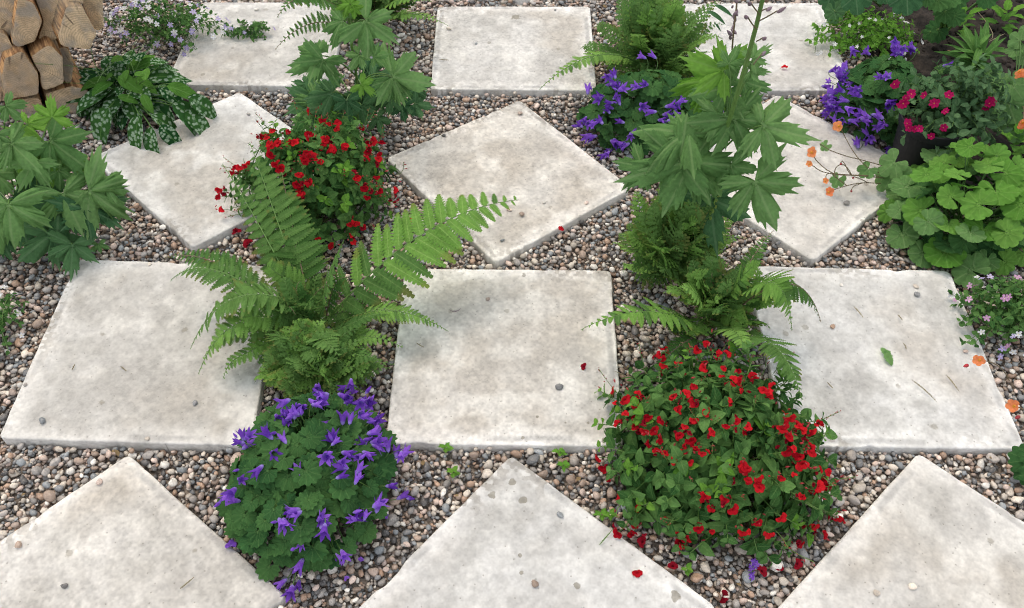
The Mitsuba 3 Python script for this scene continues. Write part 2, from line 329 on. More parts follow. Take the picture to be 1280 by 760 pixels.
G['petal_pink'] = thin(petal_fn((.52, .28, .50), (.66, .42, .62), (.80, .72, .40), .08, .22), .5, .7)
G['stem_green'] = {'type': 'principled', 'base_color': proc(solid_fn((.060, .140, .030), (.110, .210, .045))), 'roughness': 0.5}
G['stem_brown'] = {'type': 'principled', 'base_color': proc(solid_fn((.110, .085, .045), (.160, .120, .075))), 'roughness': 0.6}
G['bud_dark'] = {'type': 'principled', 'base_color': proc(solid_fn((.130, .095, .120), (.210, .150, .180))), 'roughness': 0.6}
G['bud_red'] = {'type': 'principled', 'base_color': proc(solid_fn((.20, .012, .018), (.34, .02, .028))), 'roughness': 0.55}

# ---------------------------------------------------------------- leaf and flower shapes (unit length, base at the origin, along +Y)
def ovate(nt=6, w=0.5, fold=0.16, droop=0.25, peak=0.75, stalk=0.0, wave=0.0, ph=0.0, serr=0.0):
    t = np.linspace(0, 1, nt + 1); c = np.array([-1, -.5, 0, .5, 1.0])
    W = w / 2 * np.sin(np.pi * np.clip(t, 0, 1) ** peak) ** (0.68 if w > .45 else 0.85) + 0.004
    if serr: W = W * (1 + serr * (np.arange(nt + 1) % 2 - .5))
    C, T = np.meshgrid(c, t); X = C * W[:, None]
    Z = np.abs(C) * fold * W[:, None] * 1.6 - droop * T ** 2 + wave * np.sin(T * 9 + ph) * np.abs(C) * 0.5
    Y = stalk + T * (1 - stalk)
    u = np.stack([.5 + C * .44, T], -1).reshape(-1, 2)
    return np.stack([X, Y, Z], -1).reshape(-1, 3), grid_faces(nt + 1, 5), u
def polar(th, r, nr, zf, pw=1.0):
    th, r = np.asarray(th, float), np.asarray(r, float); n = len(th)
    t = np.linspace(0, 1, nr + 1)[1:] ** pw
    A, Tt = np.meshgrid(np.arange(n), t)
    x = np.sin(th)[A] * r[A] * Tt; y = np.cos(th)[A] * r[A] * Tt
    z = zf(th[A], Tt, r[A])
    v = np.vstack([[[0, 0, 0]], np.stack([x, y, z], -1).reshape(-1, 3)])
    au = .02 + .96 * (th - th[0]) / (th[-1] - th[0])
    u = np.vstack([[[.5, 0]], np.stack([au[A], Tt], -1).reshape(-1, 2)])
    f = grid_faces(nr, n) + 1
    f = np.vstack([[[0, i + 2, i + 1] for i in range(n - 1)], f[:, ::-1]])
    return v, f[:, ::-1], u
def palmate(seed, lobes=5, span=115, deep=.34, droop=.35):
    g = np.random.default_rng(seed)
    S = np.array([-1, -.90, -.74, -.64, -.55, -.46, -.36, -.26, -.14, 0, .14, .26, .36, .46, .55, .64, .74, .90])
    Rr = np.array([deep, .50, .62, .76, .70, .74, .88, .79, .84, 1.03, .84, .79, .88, .74, .70, .76, .62, .50])
    th, r, lb, ls = [], [], [], []
    step = 2 * span / lobes; ll = g.uniform(.84, 1.12, lobes)
    for L in range(lobes):
        c = -span + step * (L + .5); m = 1 - .24 * (abs(c) / span) ** 1.5
        for s, q in zip(S, Rr):
            th.append(c + s * step / 2 * (1 if abs(s) == 1 else .96)); r.append(q * m * ll[L] * (1 + .07 * g.normal() * (abs(s) < .9))); lb.append(L); ls.append(s)
    th.append(span); r.append(deep * .75); lb.append(lobes - 1); ls.append(1)
    ls = np.array(ls); lob_d = g.uniform(.0, .8, lobes)[np.array(lb)] * droop; wv = g.uniform(0, 6)
    TH = np.radians(th); ix = {round(a, 6): i for i, a in enumerate(TH)}
    def zf(a, t, rr):
        i = np.array([ix[round(x, 6)] for x in a[0]])
        s = np.abs(ls[i])[None, :]
        return -lob_d[i][None, :] * (t ** 2 + .5 * t ** 5) + .05 * s * (1 - s) * t * 2 - .04 * t * (s > .95) + .03 * np.sin(a * 5 + wv + t * 4)
    return polar(TH, r, 5, zf)
def scallop(seed, lobes=9, span=165, n=80, tooth=.06, cup=.22, ruff=.05, heart=0.0, pointy=False, long=0.0):
    g = np.random.default_rng(seed); th = np.radians(np.linspace(-span, span, n)); q = (np.degrees(th) + span) / (2 * span) * lobes
    fr = np.abs(q - np.floor(q) - .5) * 2
    edge = (1 - fr) if pointy else np.sqrt(np.maximum(0, 1 - fr ** 2))
    r = (1 - tooth + tooth * 2 * edge) * (1 + long * np.cos(th)) * (1 - heart * (np.abs(th) / np.pi) ** 4) * (1 + .05 * np.sin(th * 2 + g.uniform(0, 6)))
    p1, p2 = g.uniform(0, 6, 2)
    def zf(a, t, rr):
        qq = (np.degrees(a) + span) / (2 * span) * lobes
        return cup * t ** 1.5 * (.5 + .5 * np.sin(a + p1)) - .1 * t ** 2 - ruff * np.cos(2 * np.pi * qq) * t + .06 * np.sin(a * 3 + p2) * t ** 2
    return polar(th, r, 3, zf)
def flower(seed, petals=5, cup=.35, ruff=.12, gap=.35, per=5, wide=1.0, nr=3):
    g = np.random.default_rng(seed); n = petals * per
    th = np.linspace(0, 2 * np.pi, n + 1); q = th / (2 * np.pi) * petals; s = (q - np.floor(q)) - .5
    r = (1 - gap) + gap * np.cos(s * np.pi) ** .6; pr = g.uniform(.82, 1.15, petals)[np.minimum(q.astype(int), petals - 1)]
    r = r * pr; r[-1] = r[0]; ph = g.uniform(0, 6)
    def zf(a, t, rr): return cup * t ** 1.4 * (1 + .4 * np.sin(a + ph)) - .25 * cup * t ** 4 + ruff * np.sin(a * petals * 1.0 + ph) * t ** 2
    v, f, u = polar(th, r, nr, zf)
    return v[:, [0, 2, 1]] * [1, 1, -1], f, u      # opens along +Y
def bell(seed, flare=.55, n=20):
    g = np.random.default_rng(seed); t = np.array([0, .12, .3, .5, .68, .84, 1.0]); th = np.linspace(0, 2 * np.pi, n + 1)
    lobe = np.cos(th * 5 / 2) ** 2
    A, Tt = np.meshgrid(np.arange(n + 1), t)
    base = np.interp(Tt, t, [.03, .13, .17, .20, .26, .36, .36 + flare * .3])
    tip = np.clip((Tt - .62) / .38, 0, 1)
    rad = base * (1 - tip * .55 * (1 - lobe[A])) * (1 + .06 * g.normal())
    y = np.where(Tt > .62, .62 + (Tt - .62) * (.25 + .95 * lobe[A]), Tt)
    u = np.stack([np.full(A.shape, .5), Tt], -1).reshape(-1, 2)
    return np.stack([np.cos(th)[A] * rad, y, np.sin(th)[A] * rad], -1).reshape(-1, 3), grid_faces(len(t), n + 1), u
def bud(seed, w=.35):
    t = np.linspace(0, 1, 6); th = np.linspace(0, 2 * np.pi, 8, endpoint=False)
    rr = w / 2 * np.sin(np.pi * t ** .8) + .01
    v = np.stack([np.cos(th)[None] * rr[:, None], np.repeat(t[:, None], 8, 1), np.sin(th)[None] * rr[:, None]], -1).reshape(-1, 3)
    return v, grid_faces(6, 8, True)[:, ::-1], np.stack([np.full(48, .5), np.repeat(t, 8)], 1)
def pinna_shape(seed, lobes=11, cut=.45, w=.26, side=2):
    g = np.random.default_rng(seed); ts, ws = [0.0], [.3 * w]
    for i in range(lobes):
        a = i / lobes; e = (1 - a ** 2.2) ** .8 * min(1, .6 + a * 4) * w / 2
        for o, m in ((.06, cut), (.36, 1.0), (.80, .88)):
            ts.append(a + o / lobes); ws.append(e * m * (1 + .06 * g.normal()))
    ts.append(1.0); ws.append(.004); ts, ws = np.array(ts), np.array(ws)
    c = np.linspace(-1, 1, 2 * side + 1); C, T = np.meshgrid(c, ts)
    X = C * ws[:, None]; Y = T + np.abs(C) * ws[:, None] * .35
    Z = np.abs(C) * ws[:, None] * .30 - .10 * T ** 2 + .012 * np.sin(T * lobes * 2 * np.pi) * np.abs(C)
    return np.stack([X, Y, Z], -1).reshape(-1, 3), grid_faces(len(ts), 2 * side + 1), np.stack([.5 + C * .44, T], -1).reshape(-1, 2)
def pinna_cheap(seed, w=.3):
    return ovate(5, w, .25, .12, .62, serr=.5)
def lip(seed, up=True):
    g = np.random.default_rng(seed); parts = []
    for span, L, tilt, lob in ((115, 1.0, -.25, 3), (80, .72, .75, 2)):
        th = np.radians(np.linspace(-span, span, 19)); q = (np.degrees(th) + span) / (2 * span) * lob
        r = L * (.80 + .22 * np.abs(np.sin(np.pi * q)) ** .5) * g.uniform(.9, 1.1); ph = g.uniform(0, 6)
        v, f, u = polar(th, r, 3, lambda a, t, rr: .42 * t ** 1.5 + .10 * np.sin(a * 4 + ph) * t ** 2 - .30 * t ** 5)
        if tilt > 0: v = v * [1, -1, 1]; f = f[:, ::-1]
        c_, s_ = math.cos(tilt), math.sin(tilt) * (1 if tilt > 0 else 1)
        parts.append((v @ np.array([[1, 0, 0], [0, c_, s_], [0, -s_, c_]]).T * [1, 1, 1], f, u))
    v, f, u = join(parts); return v[:, [0, 2, 1]] * [1, 1, -1], f, u
OV = [ovate(6, .60 + .03 * i, .16, .15 + .06 * i, .72, .06, .03, i) for i in range(6)]
OVS = [ovate(3, .6, .2, .2, .75), ovate(3, .5, .2, .35, .7), ovate(3, .7, .1, .1, .8)]
OVT = [ovate(8, .55, .14, .2 + .06 * i, .72, .05, .02, i, .22) for i in range(4)]
PAL5 = [palmate(i, 5, 140, .42, .16 + .05 * (i % 5)) for i in range(14)]
PAL3 = [palmate(30 + i, 5, 100, .22, .30) for i in range(6)]
BELL_L = [scallop(40 + i, 11, 160, 56, .10, .12, .03, .30, True, .12) for i in range(7)]
ROUND_L = [scallop(50 + i, 9, 168, 82, .08, .22, .05, .15) for i in range(8)]
LOBED_L = [scallop(70 + i, 5, 150, 61, .16, .15, .04, .2, False, .1) for i in range(6)]
LUNG = [ovate(12, .48 + .03 * i, .10, .30 + .1 * i, .85, .0, .02, i) for i in range(5)]
SPEAR = [ovate(9, .19 + .02 * i, .25, .35 + .12 * i, .85) for i in range(4)]
RED_F = [lip(i) for i in range(10)]
ORANGE_F = [flower(20 + i, 5, 1.0, .10, .22, 5) for i in range(4)]
SMALL_F = [flower(30 + i, 5, .15, .05, .55, 4, nr=2) for i in range(4)]
ROSE_F = [flower(60 + i, 6, .5, .15, .25, 5) for i in range(4)]
BELL_F = [bell(i, .3 + .15 * (i % 4)) for i in range(8)]
BUD = [bud(i) for i in range(2)]
PIN = [pinna_shape(i, 12, .58, .25, 1) for i in range(4)]
PIN_S = [pinna_shape(10 + i, 8, .40, .30, 1) for i in range(4)]
PIN_B = [pinna_shape(20 + i, 4, .35, .34, 1) for i in range(4)]
PIN_C = [pinna_cheap(i) for i in range(2)]
CAM = np.array([0, -1.092, 1.385])
def pick(L): return L[int(R.integers(len(L)))]
def jit(v, s): return nrm(np.asarray(v) + R.normal(size=3) * s)

def emit(parent, kind, items, bsdf, limit=300, score=None):
    """items: world-space meshes. The nearest to the eye of those outermost become parts, the rest one part."""
    if len(items) > limit:
        sc = np.array(score if score is not None else [-np.linalg.norm(m[0].mean(0) - CAM) for m in items])
        o = np.argsort(-sc); rest = [items[i] for i in sorted(o[limit:])]; items = [items[i] for i in sorted(o[:limit])]
        part(parent, kind + '_cluster', join(rest), bsdf, stuff=True)
    for m in items: part(parent, kind, m, bsdf)

# ---------------------------------------------------------------- ferns
def frond_curve(base, tip, arch, n=40):
    base, tip = np.asarray(base, float), np.asarray(tip, float)
    return bez(base, (base + tip) / 2 + np.array([0, 0, arch]), tip, n)
def frond(parent, base, tip, arch, width, bsdf, n=24, shapes=None, roll=0.0, bare=.12, fwd=.42, lift=-.12, wide_at=.3, split=True, gap_scale=1.0, taper=.85, curl=0.0):
    c = frond_curve(base, tip, arch); L = np.linalg.norm(np.diff(c, axis=0), axis=1).sum()
    if curl:   # crested, twisting tip
        t = np.linspace(0, 1, len(c))[:, None]; c = c + np.hstack([np.sin(t * 7) * curl * t, np.cos(t * 6) * curl * t, curl * t * np.sin(t * 9)])
    T = np.gradient(c, axis=0); T /= np.linalg.norm(T, axis=1, keepdims=True)
    shapes = shapes or PIN; items = []
    k0 = rid()
    for i in range(n):
        t = bare + (1 - bare) * (i + .3) / n
        for sd in (-1, 1):
            tt = min(.995, t + (0 if sd > 0 else .35 / n)); q = tt * (len(c) - 1); a = int(q); b = min(a + 1, len(c) - 1); w = q - a
            pos = c[a] * (1 - w) + c[b] * w; tg = nrm(T[a] * (1 - w) + T[b] * w)
            up = np.array([0, 0, 1.0]) - tg * tg[2]
            if np.linalg.norm(up) < .25: up = np.array([0, -.6, .8]) - tg * (np.array([0, -.6, .8]) @ tg)
            up = nrm(up); side = np.cross(tg, up); side, up = side * math.cos(roll) + up * math.sin(roll), up * math.cos(roll) - side * math.sin(roll)
            s = (tt - bare) / (1 - bare)
            ln = width * min(1, .45 + .55 * s / wide_at) * max(.05, (1 - s)) ** taper * (1.12 if s < .8 else 1) * R.uniform(.92, 1.06)
            d = nrm(sd * side * math.cos(fwd) + tg * math.sin(fwd) + up * (lift + R.normal() * .11) + tg * R.normal() * .06)
            m = place(pick(shapes), pos, d, up + R.normal(size=3) * .10, 1.0)
            # widen short pinnae so that neighbours meet
            pitch = L * (1 - bare) / n
            m0 = pick(shapes); wd = (pitch * 1.18 * gap_scale) / (np.ptp(m0[0][:, 0]) * ln)
            v = m0[0] * np.array([min(max(wd, .7), 2.2), 1, 1]) * ln
            items.append(ids(place((v, m0[1], m0[2]), pos, d, up + R.normal(size=3) * .10), k0))
    rr = np.linspace(.0022, .0006, len(c)) * (0.6 + L)
    k = part(parent, 'frond', ids(tube(c, rr, 5), 0), 'stem_green' if bsdf != 'fern_dark_leaf' else 'stem_brown')
    if split:
        for m in items: part(k, 'leaflet', m, bsdf if R.random() < .86 else 'fern_leaf')
    else:
        part(k, 'leaflets', join(items), bsdf, stuff=True)
    return k

def fern_bush(parent, c, rx, ry, H, n, bsdfs, width=.035, npin=14, lo=.12, shapes=None, split=False, droop=.3, curl=.006):
    c = np.asarray(c, float)
    for i in range(n):
        a = 2 * np.pi * (i * .618 + R.uniform(-.08, .08)); e = R.uniform(lo, 1.0) ** 1.25
        tip = c + np.array([rx * math.cos(a) * math.cos(e * 1.35), ry * math.sin(a) * math.cos(e * 1.35), max(.03, H * math.sin(e * 1.35))]) * R.uniform(.75, 1.1)
        base = c + np.array([R.normal() * .02, R.normal() * .02, 0])
        frond(parent, base, tip, R.uniform(.03, .10), width * R.uniform(.8, 1.3), pick(bsdfs), npin, shapes or PIN_C, R.normal() * .4, .18, .5, -.05, .35, split, 1.15, .8, curl)

# ---------------------------------------------------------------- flowering mounds
def dome_pt(c, rx, ry, H, a, e, s=1.0):
    p = np.array([rx * math.cos(a) * math.cos(e), ry * math.sin(a) * math.cos(e), H * math.sin(e)]) * s
    n = nrm(np.array([math.cos(a) * math.cos(e) / rx, math.sin(a) * math.cos(e) / ry, math.sin(e) / H]))
    return np.array([c[0], c[1], 0]) + p, n
def dome_normal(p, c, rx, ry, H):
    return nrm([(p[0] - c[0]) / rx ** 2, (p[1] - c[1]) / ry ** 2, max(.01, p[2]) / H ** 2])
def diascia(k, c, rx, ry, H, shoots, flowers, leaf=.029, fsize=.0092):
    leaves, young, stems, score, ys = [], [], [], [], []
    for i in range(shoots):
        a = 2 * np.pi * i * .61803 + R.normal() * .15; e = math.asin(min(1, max(.03, R.uniform(0.03, 1.0) ** .85)))
        tip, n = dome_pt(c, rx, ry, H, a, e, R.uniform(.84, 1.05) + .34 * (meshkit.noise(np.array([math.cos(a) * 2.2 + c[0] * 9, math.sin(a) * 2.2, e * 2])) - .42))
        base = np.array([c[0] + R.normal() * rx * .25, c[1] + R.normal() * ry * .25, -.01])
        cv = bez(base, base * .45 + tip * .55 + [0, 0, .04], tip, 8); stems.append(ids(tube(cv, np.linspace(.0016, .0009, 8), 4), rid()))
        sd = nrm(cv[-1] - cv[-3] + n * .02); fresh = R.random() < .32
        q = nrm(np.cross(sd, R.normal(size=3))); q2 = np.cross(sd, q)
        for lv, (back, sz) in enumerate(((0, .55), (.011, .85), (.026, 1.05), (.044, 1.1), (.062, 1.1))):
            for s in (-1, 1):
                rad = (q if lv % 2 else q2) * s
                d = rad * .9 + sd * (.65 - .2 * lv) + n * .15
                m = ids(place(pick(OV), tip - sd * back, jit(d, .2), jit(sd * .5 + n * .7 + [0, 0, .35], .22), leaf * sz * R.uniform(.75, 1.2)), rid())
                if fresh and lv < 2: young.append(m); ys.append(m)
                else: leaves.append(m); score.append(-lv * .5 + n @ nrm(CAM - tip) * 2)
    for p in flowers:   # a leafy shoot under each bloom
        p = np.array(p); n = dome_normal(p, c, rx, ry, H)
        if p[2] < .006: continue
        base = np.array([c[0] + R.normal() * rx * .25, c[1] + R.normal() * ry * .25, -.01]); tip = p - n * .010
        cv = bez(base, base * .4 + tip * .6 + [0, 0, .03], tip, 8); stems.append(ids(tube(cv, np.linspace(.0016, .0009, 8), 4), rid()))
        sd = nrm(cv[-1] - cv[-3]); q = nrm(np.cross(sd, R.normal(size=3))); q2 = np.cross(sd, q)
        for lv, (back, sz) in enumerate(((.006, .6), (.018, .9), (.034, 1.1))):
            for s in (-1, 1):
                d = (q if lv % 2 else q2) * s * .9 + sd * (.5 - .2 * lv) + n * .1
                leaves.append(ids(place(pick(OV), tip - sd * back, jit(d, .2), jit(sd * .5 + n * .7 + [0, 0, .35], .22), leaf * sz * R.uniform(.8, 1.2)), rid())); score.append(-lv * .5 + n @ nrm(CAM - tip) * 2)
    for i in range(shoots * 3):
        p, n = dome_pt(c, rx, ry, H, R.uniform(0, 6.28), R.uniform(.05, 1.4), R.uniform(.55, .85))
        leaves.append(ids(place(pick(OV), p, jit(n + R.normal(size=3) * .6, .1), jit(n + [0, 0, .5], .4), leaf * R.uniform(.7, 1.1)), rid())); score.append(-9)
    part(k, 'stem_cluster', join(stems), 'stem_green', stuff=True)
    emit(k, 'leaf', leaves, 'mound_leaf', 290 - 0, score)
    emit(k, 'young_leaf', young, 'young_leaf', 200)
    buds, fl, ped, spent = [], [], [], []
    for p in flowers:
        p = np.array(p); n = dome_normal(p, c, rx, ry, H)
        p = p + n * R.uniform(.0, .010); d = jit(n * .9 + nrm(CAM - p) * .5 + [0, -.1, .0], .5)
        s = fsize * R.uniform(.75, 1.2)
        fl.append(ids(place(pick(RED_F), p, d, [0, 0, 1] + R.normal(size=3) * .4, s), rid()))
        if R.random() < .35:   # a second bloom behind
            fl.append(ids(place(pick(RED_F), p + R.normal(size=3) * s * .9, jit(d, .6), R.normal(size=3), s * .8), rid()))
        ped.append(ids(tube(bez(p - n * .03 + R.normal(size=3) * .006, p - n * .012, p, 4), .0007, 4), 3))
        for _ in range(int(R.integers(0, 3))):
            spent.append(ids(place(pick(RED_F), p + R.normal(size=3) * s * .75 - n * .008, jit(n, .8), R.normal(size=3), s * R.uniform(.45, .75)), rid()))
        for _ in range(int(R.integers(0, 4))):
            bp = p + R.normal(size=3) * .011; buds.append(ids(place(BUD[0], bp, jit(n, .4), R.normal(size=3), R.uniform(.006, .010)), rid()))
    for i in range(int(shoots * .25)):   # thin seed heads standing out of the mound
        p, n = dome_pt(c, rx, ry, H, R.uniform(0, 6.28), R.uniform(.15, 1.4), R.uniform(1.0, 1.1)); e = p + jit(n + [0, 0, .5], .3) * R.uniform(.02, .05)
        ped.append(ids(tube(bez(p - n * .02, p, e, 5), .0007, 4), 5))
        for j in range(5):
            buds.append(ids(place(BUD[0], p + (e - p) * (.3 + .17 * j) + R.normal(size=3) * .002, jit(n, .6), R.normal(size=3), R.uniform(.003, .006)), rid()))
    emit(k, 'flower', fl, 'petal_red'); emit(k, 'faded_flower', spent, 'petal_dark', 120); part(k, 'flower_stalk_cluster', join(ped), 'stem_green', stuff=True); part(k, 'bud_cluster', join(buds), 'bud_red', stuff=True)

def campanula(k, c, rx, ry, H, nleaf, flowers, leaf=.021, fl_len=.0245):
    leaves, score, stems, fl, buds = [], [], [], [], []
    for i in range(nleaf):
        inner = i > nleaf * .62
        a = 2 * np.pi * i * .61803 + R.normal() * .2; e = math.asin(R.uniform(.02, 1.0) ** .9)
        p, n = dome_pt(c, rx, ry, H, a, e, R.uniform(.62, .85) if inner else R.uniform(.88, 1.04))
        nn = jit(n * .8 + [0, 0, .5] + nrm(CAM - p) * .3, .28); out = nrm(np.array([math.cos(a), math.sin(a), -.35]) + R.normal(size=3) * .35)
        s = leaf * R.uniform(.65, 1.25); att = p - out * s * .5
        leaves.append(ids(place(pick(BELL_L), att, out, nn, s), rid())); score.append((-9 if inner else 0) + n @ nrm(CAM - p))
        base = np.array([c[0] + R.normal() * rx * .2, c[1] + R.normal() * ry * .2, -.01])
        stems.append(ids(tube(bez(base, base * .4 + att * .6 + [0, 0, .03], att, 6), .0009, 4), rid()))
    for p in flowers:
        p = np.array(p); n = dome_normal(p, c, rx, ry, H)
        for _ in range(1 + int(R.random() < .55)):
            q = p + n * R.uniform(.002, .02) + R.normal(size=3) * .007
            hd = R.uniform(0, 6.28); d = nrm(n * .55 + np.array([math.cos(hd), math.sin(hd), R.uniform(-.5, .5)]) + [0, -.25, 0])
            s = fl_len * R.uniform(.75, 1.1)
            fl.append(ids(place(pick(BELL_F), q - d * s * .5, d, R.normal(size=3), s), rid()))
            b = q - d * s * .5; stems.append(ids(tube(bez(b - n * .03, b - n * .01 - d * .01, b, 5), .0009, 4), 3))
            if R.random() < .5: buds.append(ids(place(BUD[0], q + R.normal(size=3) * .006, jit(n, .4), R.normal(size=3), R.uniform(.012, .02)), rid()))
    part(k, 'stem_cluster', join(stems), 'stem_green', stuff=True)
    emit(k, 'leaf', leaves, 'bell_leaf', 280, score); emit(k, 'flower', fl, 'petal_purple')
    if buds: part(k, 'bud_cluster', join(buds), 'petal_purple', stuff=True)

def trailer(k, c, rx, ry, H, n, kinds, leaf=.012, fsize=.007, nf=50, bsdf='mound_leaf'):
    """Low trailing plant: tiny leaves along creeping stems, small open flowers."""
    leaves, stems, score = [], [], []
    for i in range(n):
        a = 2 * np.pi * i * .61803; tip, nn = dome_pt(c, rx, ry, H, a, math.asin(R.uniform(.03, 1)), R.uniform(.8, 1.1))
        base = np.array([c[0] + R.normal() * rx * .25, c[1] + R.normal() * ry * .25, 0])
        cv = bez(base, base * .5 + tip * .5 + [0, 0, H * .5], tip, 10); stems.append(ids(tube(cv, .0008, 4), rid()))
        for j in range(3, 10):
            for s in (-1, 1):
                d = np.cross(cv[j] - cv[j - 1], R.normal(size=3)); m = ids(place(pick(OVS), cv[j], jit(nrm(d) + nn * .5, .3), jit(nn + [0, 0, .8], .3), leaf * R.uniform(.7, 1.25)), rid())
                leaves.append(m); score.append(j * .2 + nn @ nrm(CAM - tip))
    part(k, 'stem_cluster', join(stems), 'stem_green', stuff=True); emit(k, 'leaf', leaves, bsdf, 220, score)
    g = {}
    for i in range(nf):
        p, nn = dome_pt(c, rx, ry, H, R.uniform(0, 6.28), math.asin(R.uniform(.03, 1)), R.uniform(.98, 1.1)); b = pick(kinds)
        g.setdefault(b, []).append(ids(place(pick(SMALL_F), p, jit(nn + [0, -.3, .5], .3), R.normal(size=3), fsize * R.uniform(.8, 1.2)), rid()))
    for b, L in g.items(): emit(k, 'flower', L, b)

def leafy(k, leaves, bsdf, shapes, base=None, stem=.0016, face=.75, kind='leaf', stembsdf='stem_green'):
    """leaves: (attachment, tip) pairs of large leaves, each on its own stalk from base."""
    for at, tip, *more in leaves:
        at, tip = np.array(at), np.array(tip); d = tip - at; w = nrm(at - CAM); d = d - w * (d @ w) * .8; s = np.linalg.norm(d)   # blades spread flat, not end-on
        lk = part(k, kind, ids(place(pick(shapes), at, d, nrm(CAM - at) * face + [0, 0, .55] + R.normal(size=3) * .2, s), rid()), more[0] if more else bsdf)
        if base is not None:
            b = np.array(base(at) if callable(base) else base, float)
            cv = bez(b, (b + at) / 2 + np.array([0, 0, .25]) * np.linalg.norm(at - b), at - nrm(d) * 0, 8)
            part(lk, 'leaf_stalk', ids(tube(cv, np.linspace(stem * 1.2, stem, 8), 5), rid()), stembsdf)

# ---------------------------------------------------------------- firewood pile, back left
def wood_end_fn(p, n, uv):
    k = dr.floor(uv.x); a = uv.x - k - .5; b = uv.y - .5
    cx = cell_rand(k, 1) * .8 - .4; cy = cell_rand(k, 2) * .8 - .7
    r = dr.sqrt(dr.square(a - cx) + dr.square(b - cy)); th = dr.atan2(b - cy, a - cx)
    ring = dr.sin(r * 150 + 5 * noise(a * 6 + k, b * 6)) * .5 + .5
    c = mix((.40, .285, .18), (.62, .475, .31), cell_rand(k, 4)) * (.84 + .26 * ring) * (.7 + .6 * fbm(a * 9 + k, b * 9, 0, 4))
    c = mix(c, mi.Color3f(.27, .25, .225), smoothstep(.42, .68, fbm(a * 4 + k, b * 4, 3, 3)) * (.25 + .6 * cell_rand(k, 9)))
    crack = smoothstep(.86, .94, noise(th * 9 + k, r * 2.0, 1))
    saw = noise(a * 60, b * 60 + k, 2)
    return mix(c * (.88 + .24 * saw), mi.Color3f(.07, .05, .035), crack * .7)
def wood_side_fn(p, n, uv):
    k = dr.floor(uv.x); a = uv.x - k
    f = fbm(a * 60, uv.y * 5 + k, k, 4)
    c = mix((.15, .075, .035), (.44, .25, .115), smoothstep(.3, .7, f))
    return mix(c, mi.Color3f(.20, .19, .15), smoothstep(.5, .8, noise(a * 5 + k, uv.y * 4, 7)) * .6) * (.75 + .5 * noise(p.x * 300, p.y * 60, p.z * 300))
scene['log_end'] = {'type': 'bumpmap', 'scale': .0022, 'arbitrary': proc(lambda p, n, uv: fbm(uv.x * 40, uv.y * 40, 1, 3), 1e-3), 'bsdf': {'type': 'principled', 'base_color': proc(wood_end_fn), 'roughness': .8, 'specular': .2}}
scene['log_side'] = {'type': 'principled', 'base_color': proc(wood_side_fn), 'roughness': .85, 'specular': .2}
LOGS = [
    ('weathered pale log end at the top left corner of the pile', [(-1.220, 0.840, 0.328), (-1.176, 0.840, 0.328), (-1.242, 0.840, 0.210), (-1.264, 0.840, 0.232)]),
    ('tan split log with a sawn face, second from the left along the pile top', [(-1.159, 0.810, 0.336), (-1.127, 0.810, 0.324), (-1.128, 0.810, 0.273), (-1.168, 0.810, 0.220), (-1.227, 0.810, 0.200), (-1.224, 0.810, 0.220)]),
    ('grey brown log end with wide rings near the top middle of the pile', [(-1.134, 0.840, 0.332), (-1.068, 0.840, 0.336), (-1.072, 0.840, 0.283), (-1.123, 0.840, 0.210), (-1.187, 0.840, 0.190), (-1.142, 0.840, 0.255)]),
    ('mossy grey split log leaning at the right side of the pile', [(-1.045, 0.790, 0.323), (-1.006, 0.790, 0.327), (-0.998, 0.790, 0.253), (-1.030, 0.790, 0.210), (-1.099, 0.790, 0.219), (-1.096, 0.790, 0.245)]),
    ('dark grey log behind the white and lilac flowers at the right end of the pile', [(-1.019, 0.850, 0.334), (-0.975, 0.850, 0.330), (-1.006, 0.850, 0.235), (-1.032, 0.850, 0.217), (-1.036, 0.850, 0.294)]),
    ('orange brown fibrous log cut off by the left edge of the picture', [(-1.264, 0.820, 0.239), (-1.235, 0.820, 0.235), (-1.235, 0.820, 0.191), (-1.273, 0.820, 0.142), (-1.311, 0.820, 0.137)]),
    ('large grey tan log end, widest one low in the pile', [(-1.249, 0.790, 0.188), (-1.197, 0.790, 0.208), (-1.185, 0.790, 0.143), (-1.210, 0.790, 0.080), (-1.304, 0.790, 0.065), (-1.280, 0.790, 0.136)]),
    ('rough orange split log beside the large grey tan log end', [(-1.190, 0.800, 0.186), (-1.129, 0.800, 0.219), (-1.111, 0.800, 0.186), (-1.138, 0.800, 0.108), (-1.207, 0.800, 0.080), (-1.187, 0.800, 0.136)]),
    ('narrow grey log between the orange split log and the spotted leaves', [(-1.143, 0.850, 0.177), (-1.117, 0.850, 0.182), (-1.121, 0.850, 0.131), (-1.149, 0.850, 0.075), (-1.168, 0.850, 0.075)]),
    ('brown log end lowest in the pile, just above the bright young leaf', [(-1.314, 0.820, 0.042), (-1.229, 0.820, 0.054), (-1.243, 0.820, -0.019), (-1.339, 0.820, -0.024)]),
    ('dark brown log behind the spotted leaves at the foot of the pile', [(-1.225, 0.840, 0.050), (-1.144, 0.840, 0.074), (-1.103, 0.840, 0.062), (-1.147, 0.840, -0.008), (-1.245, 0.840, -0.028)]),
    ('brown log at the left foot of the pile, behind the big lobed leaves', [(-1.335, 0.810, 0.139), (-1.285, 0.810, 0.134), (-1.313, 0.810, 0.049), (-1.385, 0.810, 0.034)]),
    ('pale splinter of wood on top of the pile', [(-1.041, 0.810, 0.340), (-1.002, 0.810, 0.344), (-1.012, 0.810, 0.318), (-1.049, 0.810, 0.312)]),
]
